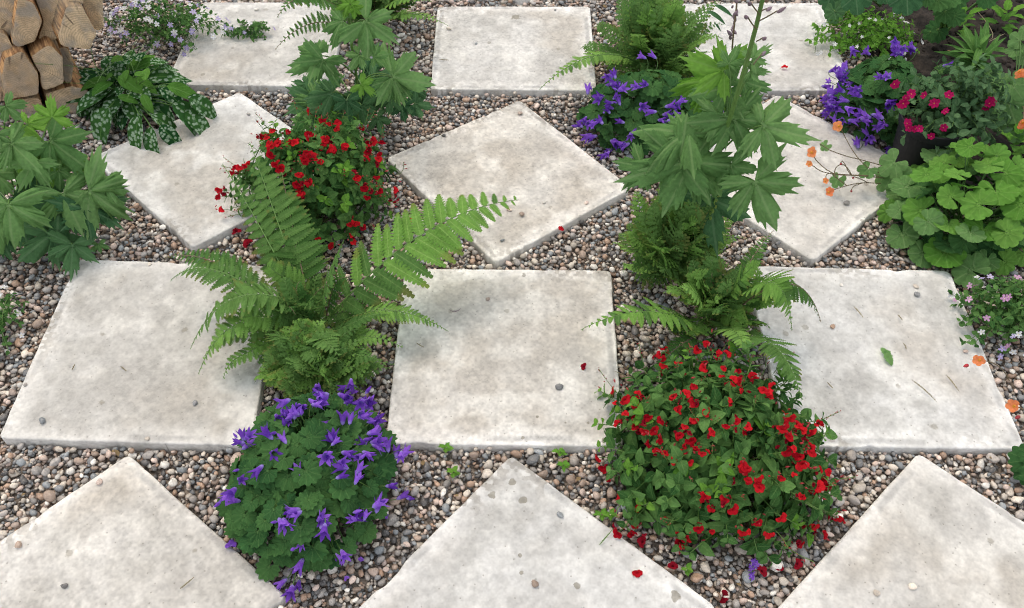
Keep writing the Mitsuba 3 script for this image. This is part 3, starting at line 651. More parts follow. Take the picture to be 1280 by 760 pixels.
for i, (lab, pts) in enumerate(LOGS):
    p = np.array(pts); Y = p[0, 1]; pol = Polygon(p[:, [0, 2]]); rr = min(.009, .13 * math.sqrt(pol.area)); pol = pol.buffer(-rr).buffer(rr * 1.08, quad_segs=5)
    c = np.array(pol.exterior.coords)[:-1]; c = c if pol.exterior.is_ccw else c[::-1]
    s = np.linspace(0, 1, 44, endpoint=False); ring = Polygon(c).exterior
    b = np.array([ring.interpolate(t, normalized=True).coords[0] for t in s]); ctr = b.mean(0); b = b + (b - ctr) * (.05 * (meshkit.noise(np.c_[b * 60, np.full(44, i)])[:, None] - .5))
    k = thing('firewood_log', lab, 'log', 'split logs in the firewood pile')
    ax = np.array([R.uniform(-.62, -.50), 1.0, R.uniform(-.04, .04)]); rows, u = [], []
    for j, (d, sc) in enumerate(((0.0, .965), (.003, .99), (.010, 1.0), (.06, 1.0), (.13, .99), (.22, 1.0), (.28, .98))):
        q = ctr + (b - ctr) * sc * (1 + .03 * (meshkit.noise(np.c_[b * 90, np.full(44, d * 20 + i)])[:, None] - .5))
        rows.append(np.c_[q[:, 0] + ax[0] * d, np.full(44, Y + d), q[:, 1] + ax[2] * d]); u.append(np.c_[i + 1 + s * .98, np.full(44, d * 3)])
    part(k, 'split_side', (np.vstack(rows), grid_faces(7, 44, True)[:, ::-1], np.vstack(u)), 'log_side')
    e = rows[0]; er, eu = [], []
    for t in (1, .9, .7, .45, .2, .02):
        q = np.array([ctr[0], Y, ctr[1]]) + (e - [ctr[0], Y, ctr[1]]) * t
        q[:, 1] += (-.0015 if t < 1 else 0) - .006 * (meshkit.fbm(np.c_[q[:, 0] * 30, q[:, 2] * 30, np.full(44, i)], 3) - .5) * min(1, (1 - t) * 8)
        er.append(q); eu.append(np.c_[i + 1 + np.clip((q[:, 0] - ctr[0]) / .13 + .5, .02, .98), (q[:, 2] - ctr[1]) / .13 + .5])
    part(k, 'cut_end', (np.vstack(er), grid_faces(6, 44, True), np.vstack(eu)), 'log_end')

# ---------------------------------------------------------------- flowering mounds
D1 = ((.366, -.240), .222, .215, .165)
k = thing('flowering_plant', 'largest red-flowered leafy mound, in the gravel at the lower right of the centre slab', 'plant')
diascia(k, *D1, 115, [(0.199,-0.115,0.038), (0.209,-0.171,0.089), (0.198,-0.171,0.071), (0.230,-0.187,0.119), (0.193,-0.214,0.075), (0.223,-0.207,0.116), (0.221,-0.226,0.114), (0.232,-0.261,0.122), (0.246,-0.267,0.133), (0.217,-0.244,0.110), (0.241,-0.242,0.132), (0.259,-0.256,0.144), (0.253,-0.288,0.133), (0.239,-0.289,0.122), (0.248,-0.304,0.123), (0.261,-0.312,0.130), (0.283,-0.078,0.096), (0.279,-0.127,0.131), (0.297,-0.055,0.083), (0.305,-0.135,0.147), (0.344,-0.098,0.139), (0.364,-0.081,0.129), (0.387,-0.126,0.158), (0.342,-0.159,0.167), (0.373,-0.167,0.172), (0.399,-0.167,0.172), (0.376,-0.114,0.152), (0.382,-0.200,0.178), (0.395,-0.198,0.178), (0.397,-0.214,0.179), (0.421,-0.183,0.173), (0.438,-0.220,0.173), (0.446,-0.221,0.171), (0.431,-0.219,0.175), (0.282,-0.214,0.158), (0.302,-0.214,0.166), (0.317,-0.206,0.170), (0.286,-0.238,0.160), (0.329,-0.259,0.172), (0.314,-0.235,0.170), (0.309,-0.267,0.166), (0.294,-0.276,0.158), (0.368,-0.241,0.179), (0.335,-0.294,0.167), (0.375,-0.281,0.175), (0.357,-0.287,0.172), (0.391,-0.288,0.173), (0.284,-0.293,0.150), (0.300,-0.300,0.154), (0.291,-0.315,0.145), (0.306,-0.313,0.152), (0.317,-0.325,0.151), (0.278,-0.327,0.132), (0.296,-0.333,0.139), (0.383,-0.352,0.148), (0.387,-0.368,0.137), (0.404,-0.364,0.139), (0.407,-0.374,0.131), (0.459,-0.275,0.163), (0.474,-0.259,0.160), (0.466,-0.295,0.156), (0.454,-0.285,0.162), (0.470,-0.315,0.147), (0.481,-0.320,0.139), (0.459,-0.318,0.150), (0.506,-0.301,0.132), (0.502,-0.312,0.130), (0.488,-0.331,0.129), (0.480,-0.336,0.131), (0.471,-0.352,0.126), (0.446,-0.360,0.132), (0.529,-0.251,0.127), (0.543,-0.322,0.084), (0.518,-0.330,0.108), (0.513,-0.353,0.094), (0.538,-0.340,0.075), (0.166,-0.247,0.012), (0.169,-0.267,0.012), (0.178,-0.290,0.012), (0.488,-0.273,0.151), (0.491,-0.279,0.148), (0.513,-0.271,0.136)] + [(0.321,-0.381,0.116), (0.351,-0.389,0.117), (0.330,-0.398,0.102), (0.447,-0.406,0.086), (0.407,-0.416,0.086), (0.301,-0.421,0.040), (0.382,-0.425,0.074), (0.429,-0.424,0.063), (0.290,-0.421,0.020), (0.406,-0.376,0.130), (0.388,-0.368,0.137), (0.493,-0.411,0.011), (0.519,-0.388,0.026), (0.537,-0.399,0.012), (0.482,-0.375,0.101), (0.514,-0.358,0.089), (0.570,-0.368,0.012), (0.313,-0.415,0.068), (0.384,-0.351,0.148), (0.362,-0.401,0.107), (0.579,-0.372,0.009)] + [(0.189,-0.394,0.012), (0.216,-0.381,0.012), (0.218,-0.389,0.012), (0.265,-0.396,0.052), (0.279,-0.409,0.042), (0.288,-0.419,0.022), (0.223,-0.362,0.035), (0.195,-0.328,0.012), (0.295,-0.419,0.037)])
D2 = ((-.46, .474), .200, .190, .20)
k = thing('flowering_plant', 'smaller red-flowered leafy mound behind the left fern', 'plant')
diascia(k, *D2, 105, [(-0.557,0.483,0.178), (-0.528,0.444,0.187), (-0.514,0.444,0.191), (-0.525,0.417,0.181), (-0.494,0.478,0.197), (-0.477,0.442,0.197), (-0.503,0.383,0.173), (-0.589,0.421,0.149), (-0.537,0.494,0.185), (-0.472,0.589,0.167), (-0.430,0.526,0.191), (-0.413,0.458,0.194), (-0.447,0.464,0.199), (-0.398,0.517,0.186), (-0.395,0.432,0.185), (-0.446,0.414,0.190), (-0.453,0.398,0.185), (-0.417,0.396,0.179), (-0.460,0.368,0.169), (-0.463,0.350,0.156), (-0.440,0.356,0.160), (-0.456,0.337,0.144), (-0.676,0.444,0.063), (-0.625,0.449,0.122)] + [(-0.351,0.536,0.159), (-0.370,0.449,0.179), (-0.323,0.501,0.150), (-0.327,0.466,0.155), (-0.328,0.444,0.153), (-0.344,0.388,0.142), (-0.304,0.419,0.122), (-0.330,0.378,0.124), (-0.301,0.392,0.103), (-0.276,0.419,0.081), (-0.274,0.404,0.062)] + [(-0.555,0.480,0.178), (-0.532,0.445,0.186), (-0.512,0.449,0.192), (-0.480,0.444,0.197), (-0.446,0.415,0.191), (-0.452,0.399,0.185), (-0.419,0.396,0.180), (-0.395,0.433,0.186), (-0.413,0.459,0.194), (-0.524,0.415,0.181), (-0.447,0.459,0.199), (-0.501,0.383,0.174), (-0.458,0.369,0.169), (-0.461,0.351,0.157), (-0.458,0.337,0.145), (-0.441,0.356,0.160), (-0.343,0.389,0.143), (-0.329,0.378,0.124), (-0.326,0.366,0.109), (-0.302,0.392,0.104), (-0.326,0.467,0.154), (-0.324,0.501,0.150), (-0.372,0.447,0.180), (-0.427,0.288,0.062), (-0.402,0.288,0.039), (-0.358,0.304,0.034), (-0.360,0.317,0.077), (-0.336,0.325,0.059), (-0.349,0.323,0.076), (-0.590,0.425,0.149), (-0.629,0.442,0.115), (-0.666,0.418,0.027), (-0.676,0.433,0.051), (-0.612,0.438,0.134), (-0.309,0.457,0.138)], .026, .0098)
k = thing('bellflower', 'purple bellflower mound in the gravel at the lower left, in front of the left fern', 'plant')
campanula(k, (-.357, -.303), .148, .178, .15, 330, [(-0.383,-0.249,0.141), (-0.371,-0.225,0.135), (-0.332,-0.227,0.134), (-0.316,-0.195,0.113), (-0.300,-0.163,0.076), (-0.271,-0.191,0.081), (-0.290,-0.251,0.127), (-0.277,-0.233,0.113), (-0.260,-0.218,0.090), (-0.248,-0.257,0.096), (-0.259,-0.269,0.110), (-0.296,-0.302,0.137), (-0.279,-0.313,0.128), (-0.248,-0.287,0.103), (-0.253,-0.304,0.109), (-0.224,-0.279,0.069), (-0.218,-0.253,0.040), (-0.395,-0.297,0.145), (-0.441,-0.277,0.123), (-0.462,-0.287,0.107), (-0.400,-0.321,0.143), (-0.326,-0.327,0.145), (-0.303,-0.330,0.138), (-0.359,-0.345,0.146), (-0.419,-0.343,0.133), (-0.454,-0.347,0.109), (-0.451,-0.364,0.106), (-0.466,-0.374,0.086), (-0.295,-0.356,0.129), (-0.270,-0.344,0.118), (-0.220,-0.334,0.058), (-0.208,-0.327,0.018), (-0.246,-0.391,0.071), (-0.270,-0.412,0.082), (-0.244,-0.369,0.083), (-0.376,-0.429,0.106), (-0.349,-0.416,0.117), (-0.316,-0.424,0.104), (-0.310,-0.431,0.095), (-0.350,-0.461,0.072), (-0.352,-0.473,0.051), (-0.380,-0.480,0.020), (-0.360,-0.487,0.012), (-0.291,-0.458,0.040), (-0.389,-0.234,0.135), (-0.374,-0.257,0.144), (-0.345,-0.212,0.129), (-0.333,-0.211,0.127), (-0.396,-0.247,0.137), (-0.296,-0.200,0.108), (-0.283,-0.177,0.079), (-0.308,-0.197,0.111), (-0.280,-0.214,0.106), (-0.309,-0.144,0.067), (-0.343,-0.180,0.109), (-0.269,-0.334,0.119), (-0.321,-0.240,0.136), (-0.299,-0.295,0.138), (-0.239,-0.255,0.085), (-0.262,-0.280,0.115)])
k = thing('bellflower', 'purple bellflower clump behind the tall budding plant, by the top right slab', 'plant')
campanula(k, (.344, .777), .165, .118, .14, 240, [(0.355,0.836,0.162), (0.340,0.832,0.144), (0.318,0.736,0.138), (0.258,0.768,0.130), (0.260,0.740,0.122), (0.214,0.765,0.096), (0.194,0.812,0.070), (0.241,0.728,0.102), (0.263,0.729,0.117), (0.235,0.716,0.085), (0.214,0.715,0.055), (0.192,0.732,0.039), (0.183,0.739,0.021), (0.274,0.692,0.080), (0.298,0.674,0.053), (0.328,0.698,0.108), (0.196,0.719,0.015), (0.256,0.678,0.008), (0.268,0.675,0.023), (0.243,0.652,0.012), (0.398,0.703,0.104), (0.393,0.689,0.087), (0.415,0.641,0.012), (0.370,0.680,0.077), (0.416,0.726,0.119), (0.253,0.783,0.127), (0.267,0.747,0.128), (0.244,0.719,0.096), (0.226,0.709,0.064), (0.261,0.678,0.025), (0.281,0.671,0.018)] + [(0.478,0.723,0.064), (0.468,0.708,0.052), (0.399,0.704,0.106), (0.411,0.725,0.120), (0.496,0.776,0.070), (0.516,0.773,0.042), (0.417,0.644,0.012), (0.487,0.803,0.109), (0.391,0.687,0.083), (0.460,0.709,0.067), (0.486,0.724,0.048), (0.499,0.764,0.063)], .021, .027)
k = thing('bellflower', 'purple bellflower clump at the back right, left of the black pot', 'plant')
campanula(k, (.968, .816), .125, .14, .15, 240, [(0.848,0.904,0.034), (0.875,0.908,0.068), (0.866,0.841,0.089), (0.904,0.915,0.116), (0.923,0.904,0.115), (0.853,0.837,0.059), (0.860,0.789,0.076), (0.847,0.817,0.039), (0.870,0.752,0.070), (0.837,0.803,0.012), (0.855,0.763,0.037), (0.883,0.760,0.100), (0.887,0.725,0.069), (0.895,0.717,0.070), (0.874,0.726,0.035), (0.918,0.705,0.081), (0.905,0.692,0.019), (0.895,0.699,0.013), (0.943,0.685,0.061), (0.962,0.672,0.013), (0.984,0.848,0.155), (1.010,0.868,0.157), (0.977,0.885,0.147), (1.066,0.817,0.140), (0.923,0.766,0.139), (0.920,0.692,0.056), (0.930,0.715,0.104), (0.983,0.877,0.144), (0.890,0.721,0.067), (0.867,0.791,0.090), (0.834,0.850,0.012), (0.865,0.861,0.075), (0.867,0.809,0.094), (0.852,0.797,0.054), (0.858,0.765,0.052), (0.848,0.791,0.037), (0.849,0.850,0.033), (0.875,0.859,0.096)], .021, .027)
k = thing('trailing_plant', 'low trailing plant with tiny white and lilac flowers, right of the log pile', 'plant')
trailer(k, (-1.0, 1.19), .175, .10, .11, 70, ['petal_white', 'petal_white', 'petal_lilac', 'petal_lilac'], .013, .009, 75)
k = thing('trailing_plant', 'low sprig with small leaves creeping over the top left slab', 'plant')
trailer(k, (-.77, 1.20), .085, .045, .04, 22, ['petal_white', 'petal_lilac'], .012, .007, 6)
k = thing('trailing_plant', 'low plant with tiny white flowers just right of the top right slab', 'plant')
trailer(k, (1.02, 1.16), .16, .13, .08, 70, ['petal_white'], .016, .006, 40, 'young_leaf')
k = thing('trailing_plant', 'bushy trailing plant with tiny pink and lilac flowers, below the round-leaved plant', 'plant')
trailer(k, (1.03, .088), .11, .095, .11, 70, ['petal_pink', 'petal_lilac', 'petal_white'], .015, .0075, 34)
k = thing('trailing_plant', 'tiny plant with small white flowers in the gravel at the left edge', 'plant')
trailer(k, (-1.085, .051), .06, .12, .06, 34, ['petal_white'], .012, .008, 16)

# ---------------------------------------------------------------- ferns
k = thing('fern', 'big fern on the left with a bright frond arching over the centre slab', 'fern')
B = np.array((-0.409, 0.060, 0.000))
frond(k, B, (0.013, 0.287, 0.170), .16, .122, 'fern_bright_leaf', 17, PIN, -.15, .14, .35, -.05, .22, True, 1.12, .70)
frond(k, B + [.02, 0, 0], (-0.130, 0.035, 0.040), .14, .040, 'fern_bright_leaf', 22, PIN_S, 0, .35, .5, -.1, .2)
frond(k, B, (-0.556, 0.390, 0.240), .05, .090, 'fern_leaf', 20, PIN, .5, .15, .15, -.05, .25)
frond(k, B, (-0.488, 0.341, 0.200), .06, .080, 'fern_dark_leaf', 24, PIN, .2, .14, .3, -.05, .3)
frond(k, B + [.03, .02, 0], (-0.643, -0.011, 0.040), .26, .078, 'fern_leaf', 24, PIN, -.2, .2, .3, -.05, .35)
frond(k, B, (-0.732, 0.196, 0.090), .16, .046, 'fern_dark_leaf', 20, PIN_S, .3, .3, .5, -.05, .25)
frond(k, B, (-0.619, 0.368, 0.200), .07, .056, 'fern_leaf', 20, PIN, .5, .15, .2, -.05, .25)
frond(k, B + [-.02, 0, 0], (-0.708, 0.140, 0.080), .20, .060, 'fern_leaf', 22, PIN_S, .0, .2, .4, -.05, .3)
frond(k, B + [-.02, 0, 0], (-0.617, -0.067, 0.030), .20, .050, 'fern_bright_leaf', 20, PIN_S, .0, .25, .4, -.05, .3)
frond(k, B, (-0.314, 0.073, 0.260), .03, .055, 'fern_leaf', 18, PIN_S, 0, .2, .5, 0, .3)
for tp, w, c in (((-0.610, -0.047, 0.050), .034, 'fern_leaf'), ((-0.570, -0.087, 0.030), .030, 'fern_bright_leaf'), ((-0.480, -0.086, 0.050), .034, 'fern_leaf'), ((-0.412, -0.143, 0.050), .034, 'fern_leaf'), ((-0.333, -0.143, 0.050), .036, 'fern_bright_leaf'),
                 ((-0.285, -0.113, 0.040), .034, 'fern_leaf'), ((-0.222, -0.027, 0.050), .032, 'fern_bright_leaf'), ((-0.243, 0.031, 0.080), .030, 'fern_leaf'), ((-0.522, -0.024, 0.120), .045, 'fern_bright_leaf'), ((-0.435, -0.083, 0.120), .045, 'fern_leaf'), ((-0.328, -0.102, 0.120), .045, 'fern_leaf'), ((-0.368, -0.116, 0.090), .04, 'fern_leaf'), ((-0.503, 0.125, 0.120), .04, 'fern_bright_leaf')):
    frond(k, B + [R.normal() * .02, R.normal() * .02, 0], tp, .10, w, c, 14, PIN_S, R.normal() * .3, .25, .5, -.05, .3, True, 1.1, .6, .008)
fern_bush(k, B, .14, .12, .15, 20, ['fern_leaf', 'fern_dark_leaf'], .040, 12, .1, PIN_B)
k = thing('fern', 'low feathery fern between the big left fern and the lower left purple bellflower', 'fern')
fern_bush(k, (-0.378, -0.057, 0.000), .145, .095, .12, 56, ['fern_leaf', 'fern_bright_leaf', 'fern_leaf'], .040, 12, .05, PIN_B, False, .3, .010)
k = thing('fern', 'fern with bright short fronds between the centre and right slabs, behind the largest red-flowered mound', 'fern')
B = np.array((0.414, 0.056, 0.000))
frond(k, B, (0.135, -0.003, 0.090), .13, .078, 'fern_bright_leaf', 18, PIN, -.35, .12, .3, -.02, .25)
frond(k, B + [.02, .03, 0], (0.544, -0.015, 0.100), .27, .070, 'fern_bright_leaf', 22, PIN, .1, .25, .4, -.05, .3)
frond(k, B + [.02, .02, 0], (0.629, 0.052, 0.050), .25, .052, 'fern_dark_leaf', 18, PIN_S, .2, .35, .2, -.35, .25)
frond(k, B + [.03, -.02, 0], (0.524, -0.186, 0.110), .16, .066, 'fern_leaf', 24, PIN, .25, .2, .5, 0, .4)
frond(k, B + [.0, .02, 0], (0.476, 0.073, 0.200), .08, .052, 'fern_bright_leaf', 18, PIN_S, 0, .2, .5, 0, .3)
frond(k, B, (0.577, 0.300, 0.070), .10, .030, 'fern_dark_leaf', 18, PIN_S, 0, .3, .5, 0, .3)
frond(k, B, (0.325, 0.048, 0.160), .08, .045, 'fern_bright_leaf', 16, PIN_S, 0, .2, .5, 0, .3)
frond(k, B, (0.270, -0.071, 0.030), .08, .034, 'fern_dark_leaf', 16, PIN_S, 0, .3, .5, 0, .3)
frond(k, B, (0.436, -0.110, 0.130), .10, .040, 'fern_bright_leaf', 16, PIN_S, 0, .2, .5, 0, .3)
fern_bush(k, B + [.01, .03, 0], .14, .11, .17, 36, ['fern_leaf', 'fern_dark_leaf', 'fern_bright_leaf'], .044, 13, .1, PIN_B)
k = thing('fern', 'dense dark crested fern below the tall lobed-leaved plant, right of the centre diamond slab', 'fern')
fern_bush(k, (0.353, 0.245, 0.000), .15, .125, .23, 60, ['fern_leaf', 'fern_leaf', 'fern_bright_leaf'], .046, 17, .05, PIN_B, False, .3, .012)
k = thing('fern', 'bushy fern right of the top centre slab, one frond reaching over that slab', 'fern')
B = np.array((0.391, 1.007, 0.000))
frond(k, B, (0.071, 0.843, 0.060), .16, .046, 'fern_bright_leaf', 20, PIN_S, 0, .3, .35, -.1, .3)
fern_bush(k, B, .20, .16, .26, 62, ['fern_leaf', 'fern_leaf', 'fern_bright_leaf'], .052, 17, .05, PIN_B, False, .3, .012)
k = thing('fern', 'fern behind the lobed-leaved plant left of the top centre slab', 'fern')
B = np.array((-0.441, 1.202, 0.000))
frond(k, B, (-0.605, 0.954, 0.200), .18, .060, 'fern_dark_leaf', 18, PIN_S, .2, .2, .4, -.2, .3)
frond(k, B, (-0.633, 0.966, 0.100), .12, .036, 'fern_dark_leaf', 16, PIN_S, 1.0, .2, .2, .1, .3)
frond(k, B, (-0.177, 1.085, 0.100), .10, .038, 'fern_bright_leaf', 18, PIN_S, 0, .25, .4, 0, .3)
frond(k, B, (-0.218, 1.104, 0.160), .10, .045, 'fern_bright_leaf', 18, PIN_S, 0, .2, .4, 0, .3)
fern_bush(k, B + [.03, .05, 0], .18, .13, .26, 40, ['fern_leaf', 'fern_dark_leaf'], .055, 16, .1, PIN_B)

# ---------------------------------------------------------------- tall plants with lobed leaves
def lobed_plant(k, base, pairs, bright=(), dark=(), stem=None, extra=14):
    base = np.array(base)
    if stem is not None:
        st = np.array(stem); part(k, 'stem', ids(tube(st, np.linspace(.0055, .003, len(st)), 7), 4), 'stem_green')
    def foot(at):
        if stem is None: return base + [R.normal() * .015, R.normal() * .015, 0]
        z = max(.02, at[2] - .10); zs = st[:, 2]; return np.array([np.interp(z, zs, st[:, i]) for i in range(3)])
    fill = []
    for i in range(extra):
        a = i * 2.4 + 1; r0 = .04 + .10 * ((i * .618) % 1); at = base + [r0 * math.cos(a), r0 * math.sin(a) * .8, .05 + .10 * ((i * .37) % 1)]
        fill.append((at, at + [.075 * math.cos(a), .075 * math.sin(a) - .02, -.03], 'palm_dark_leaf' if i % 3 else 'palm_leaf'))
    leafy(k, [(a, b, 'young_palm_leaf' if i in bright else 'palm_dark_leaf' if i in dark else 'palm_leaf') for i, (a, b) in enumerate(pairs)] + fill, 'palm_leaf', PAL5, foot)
G['young_palm_leaf'] = thin(palm_fn((.115, .270, .035), (.170, .350, .060), (.25, .42, .12), 5), .45, .8)
k = thing('leafy_plant', 'large dark lobed-leaved plant at the left edge, left of the left diamond slab', 'plant')
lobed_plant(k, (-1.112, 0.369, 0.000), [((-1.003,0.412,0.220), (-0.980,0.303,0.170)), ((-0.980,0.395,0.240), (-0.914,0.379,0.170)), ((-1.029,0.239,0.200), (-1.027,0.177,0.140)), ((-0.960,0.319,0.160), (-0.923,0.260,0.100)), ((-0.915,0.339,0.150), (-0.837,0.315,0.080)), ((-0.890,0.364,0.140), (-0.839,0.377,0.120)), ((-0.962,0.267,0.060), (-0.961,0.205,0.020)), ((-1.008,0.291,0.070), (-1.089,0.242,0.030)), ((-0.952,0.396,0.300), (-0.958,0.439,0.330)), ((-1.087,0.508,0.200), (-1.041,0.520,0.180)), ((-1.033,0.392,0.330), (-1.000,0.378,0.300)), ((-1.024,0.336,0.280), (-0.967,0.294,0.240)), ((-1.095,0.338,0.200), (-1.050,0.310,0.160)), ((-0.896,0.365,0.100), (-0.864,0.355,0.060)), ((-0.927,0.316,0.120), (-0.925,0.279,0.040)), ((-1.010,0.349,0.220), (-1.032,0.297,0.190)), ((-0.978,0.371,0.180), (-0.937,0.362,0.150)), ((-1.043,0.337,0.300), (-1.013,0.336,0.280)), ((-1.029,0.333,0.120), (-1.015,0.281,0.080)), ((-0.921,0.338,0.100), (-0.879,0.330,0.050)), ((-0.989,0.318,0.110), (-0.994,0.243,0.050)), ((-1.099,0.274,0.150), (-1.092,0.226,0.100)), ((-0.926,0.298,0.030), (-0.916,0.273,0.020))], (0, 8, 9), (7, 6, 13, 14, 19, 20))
k = thing('leafy_plant', 'lobed-leaved plant with one upright stem, left of the top centre slab', 'plant')
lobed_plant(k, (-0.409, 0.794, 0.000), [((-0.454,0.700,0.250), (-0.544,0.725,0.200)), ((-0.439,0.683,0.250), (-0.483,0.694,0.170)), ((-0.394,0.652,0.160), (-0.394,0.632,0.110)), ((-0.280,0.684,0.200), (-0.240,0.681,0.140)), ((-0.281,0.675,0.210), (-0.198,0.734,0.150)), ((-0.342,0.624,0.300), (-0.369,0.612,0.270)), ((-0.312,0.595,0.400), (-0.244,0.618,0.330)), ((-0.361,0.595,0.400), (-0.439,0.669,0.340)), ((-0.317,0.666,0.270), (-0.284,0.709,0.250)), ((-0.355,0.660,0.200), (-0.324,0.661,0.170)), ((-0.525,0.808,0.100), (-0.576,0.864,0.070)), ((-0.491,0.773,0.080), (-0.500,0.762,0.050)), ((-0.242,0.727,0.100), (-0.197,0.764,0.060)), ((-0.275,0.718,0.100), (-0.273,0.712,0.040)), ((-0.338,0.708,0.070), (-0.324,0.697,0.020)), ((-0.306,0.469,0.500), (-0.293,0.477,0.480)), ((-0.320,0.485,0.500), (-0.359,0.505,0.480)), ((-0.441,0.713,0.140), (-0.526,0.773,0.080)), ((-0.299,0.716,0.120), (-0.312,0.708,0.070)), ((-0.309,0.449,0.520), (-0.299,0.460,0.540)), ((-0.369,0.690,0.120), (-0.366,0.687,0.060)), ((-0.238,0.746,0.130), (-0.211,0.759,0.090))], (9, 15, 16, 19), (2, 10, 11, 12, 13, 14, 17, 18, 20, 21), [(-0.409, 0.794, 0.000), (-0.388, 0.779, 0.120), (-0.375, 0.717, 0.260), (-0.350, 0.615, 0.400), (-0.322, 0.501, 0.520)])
k = thing('leafy_plant', 'tall lobed-leaved plant with a budding stem in front of the top right slab', 'plant')
ST = [(0.408, 0.285, 0.000), (0.407, 0.297, 0.120), (0.403, 0.257, 0.300), (0.397, 0.214, 0.440), (0.392, 0.181, 0.560), (0.387, 0.158, 0.650), (0.382, 0.142, 0.710), (0.372, 0.118, 0.750)]
lobed_plant(k, (0.408, 0.285, 0.000), [((0.457,0.206,0.420), (0.590,0.287,0.330)), ((0.331,0.240,0.380), (0.251,0.343,0.320)), ((0.335,0.236,0.380), (0.376,0.240,0.320)), ((0.380,0.259,0.500), (0.314,0.299,0.500)), ((0.393,0.263,0.460), (0.330,0.298,0.420)), ((0.378,0.319,0.440), (0.298,0.337,0.420)), ((0.427,0.282,0.460), (0.453,0.280,0.400)), ((0.418,0.229,0.520), (0.459,0.252,0.500)), ((0.419,0.235,0.540), (0.452,0.258,0.550)), ((0.383,0.248,0.520), (0.401,0.277,0.540)), ((0.408,0.226,0.420), (0.462,0.209,0.330)), ((0.382,0.234,0.420), (0.375,0.229,0.340)), ((0.373,0.213,0.300), (0.455,0.261,0.260))] + [((0.457,0.169,0.320), (0.518,0.150,0.220)), ((0.338,0.200,0.340), (0.402,0.173,0.240)), ((0.318,0.200,0.340), (0.217,0.222,0.280)), ((0.407,0.258,0.200), (0.432,0.204,0.100)), ((0.298,0.221,0.300), (0.301,0.221,0.240)), ((0.415,0.202,0.330), (0.451,0.198,0.260)), ((0.261,0.275,0.270), (0.218,0.262,0.220))], (3, 5), (16,), ST, 0)
for pts in [((0.381,0.132,0.670), (0.386,0.110,0.690), (0.398,0.110,0.700)), ((0.375,0.110,0.700), (0.376,0.097,0.710), (0.378,0.099,0.710)), ((0.388,0.141,0.630), (0.389,0.129,0.640), (0.390,0.119,0.650)), ((0.386,0.122,0.600), (0.390,0.122,0.610), (0.401,0.138,0.610)), ((0.384,0.143,0.650), (0.368,0.127,0.670), (0.356,0.111,0.690)), ((0.381,0.134,0.680), (0.364,0.120,0.700), (0.352,0.098,0.720))]:
    q = part(k, 'bud_stalk', ids(tube(bez(*pts, 6), .0011, 5), 2), 'stem_brown')
    e = np.array(pts[2]); part(q, 'bud', ids(place(BUD[0], e - [0, 0, .004], nrm(e - np.array(pts[1])), [0, 0, 1], .017), rid()), 'bud_dark')
sp = np.array([(0.405, 0.326, 0.500), (0.394, 0.302, 0.550), (0.389, 0.300, 0.600), (0.383, 0.293, 0.630)])
q = part(k, 'flower_spike', ids(tube(sp, .0016, 5), 6), 'stem_brown')
for j in range(13):
    t = R.uniform(0, 1) ** .8; b = sp[0] * (1 - t) + sp[-1] * t + R.normal(size=3) * .004; part(q, 'bud', ids(place(BUD[0], b, jit([0, 0, .6], .8), [1, 0, 0], R.uniform(.010, .018)), rid()), 'bud_dark')
leafy(k, [((0.369,0.376,0.560), (0.396,0.333,0.570)), ((0.357,0.373,0.550), (0.384,0.326,0.560)), ((0.373,0.366,0.530), (0.383,0.341,0.530))], 'palm_dark_leaf', SPEAR, None)

# ---------------------------------------------------------------- other leafy plants
G['plain_leaf'] = thin(leaf_fn((.070, .190, .032), (.120, .270, .050), (.18, .34, .10)), .4, .8)
k = thing('lungwort', 'white-spotted leaves sprawling in front of the log pile', 'plant')
B = (-1.020, 0.865, 0.000)
for bs, tp, m in [(*pr, 'spotted_leaf') for pr in [((-1.025,0.815,0.070), (-1.173,0.851,0.020)), ((-1.031,0.765,0.060), (-1.082,0.693,0.010)), ((-0.936,0.717,0.070), (-0.969,0.655,0.010)), ((-0.910,0.700,0.050), (-0.917,0.631,0.010)), ((-0.888,0.706,0.050), (-0.847,0.674,0.010)), ((-0.867,0.768,0.070), (-0.761,0.748,0.010)), ((-0.827,0.783,0.080), (-0.761,0.784,0.030)), ((-0.901,0.800,0.100), (-0.836,0.782,0.060)), ((-1.003,0.872,0.100), (-1.095,0.875,0.090)), ((-0.988,0.866,0.120), (-1.044,0.928,0.120)), ((-0.963,0.878,0.120), (-0.978,0.943,0.130)), ((-0.932,0.866,0.120), (-0.902,0.909,0.120)), ((-1.043,0.818,0.080), (-1.183,0.858,0.040)), ((-0.883,0.842,0.080), (-0.826,0.862,0.050)), ((-0.839,0.767,0.050), (-0.772,0.731,0.010)), ((-1.084,0.826,0.050), (-1.159,0.811,0.010)), ((-0.916,0.731,0.060), (-0.837,0.742,0.010)), ((-1.015,0.779,0.050), (-1.045,0.752,0.020)), ((-1.014,0.909,0.100), (-1.043,0.875,0.110)), ((-0.923,0.884,0.100), (-0.891,0.896,0.100))]] + [(*pr, 'plain_leaf') for pr in [((-1.000,0.812,0.120), (-0.940,0.780,0.110)), ((-0.873,0.785,0.110), (-0.780,0.799,0.070)), ((-0.998,0.768,0.090), (-0.944,0.773,0.080)), ((-0.973,0.826,0.130), (-1.002,0.785,0.110)), ((-0.932,0.765,0.100), (-0.907,0.723,0.070)), ((-0.953,0.802,0.130), (-0.918,0.826,0.130)), ((-0.927,0.794,0.120), (-0.934,0.847,0.140)), ((-1.023,0.833,0.110), (-1.069,0.836,0.100))]]:
    bs, tp = np.array(bs), np.array(tp); d = tp - bs
    lk = part(k, 'leaf', ids(place(pick(LUNG), bs, d, np.array([0, -.3, 1]) + R.normal(size=3) * .2, np.linalg.norm(d) * (1.08 if m == 'spotted_leaf' else .85)), rid()), m)
    part(lk, 'leaf_stalk', ids(tube(bez(B, (np.array(B) + bs) / 2 + [0, 0, .03], bs, 6), .0016, 5), 3), 'stem_green')
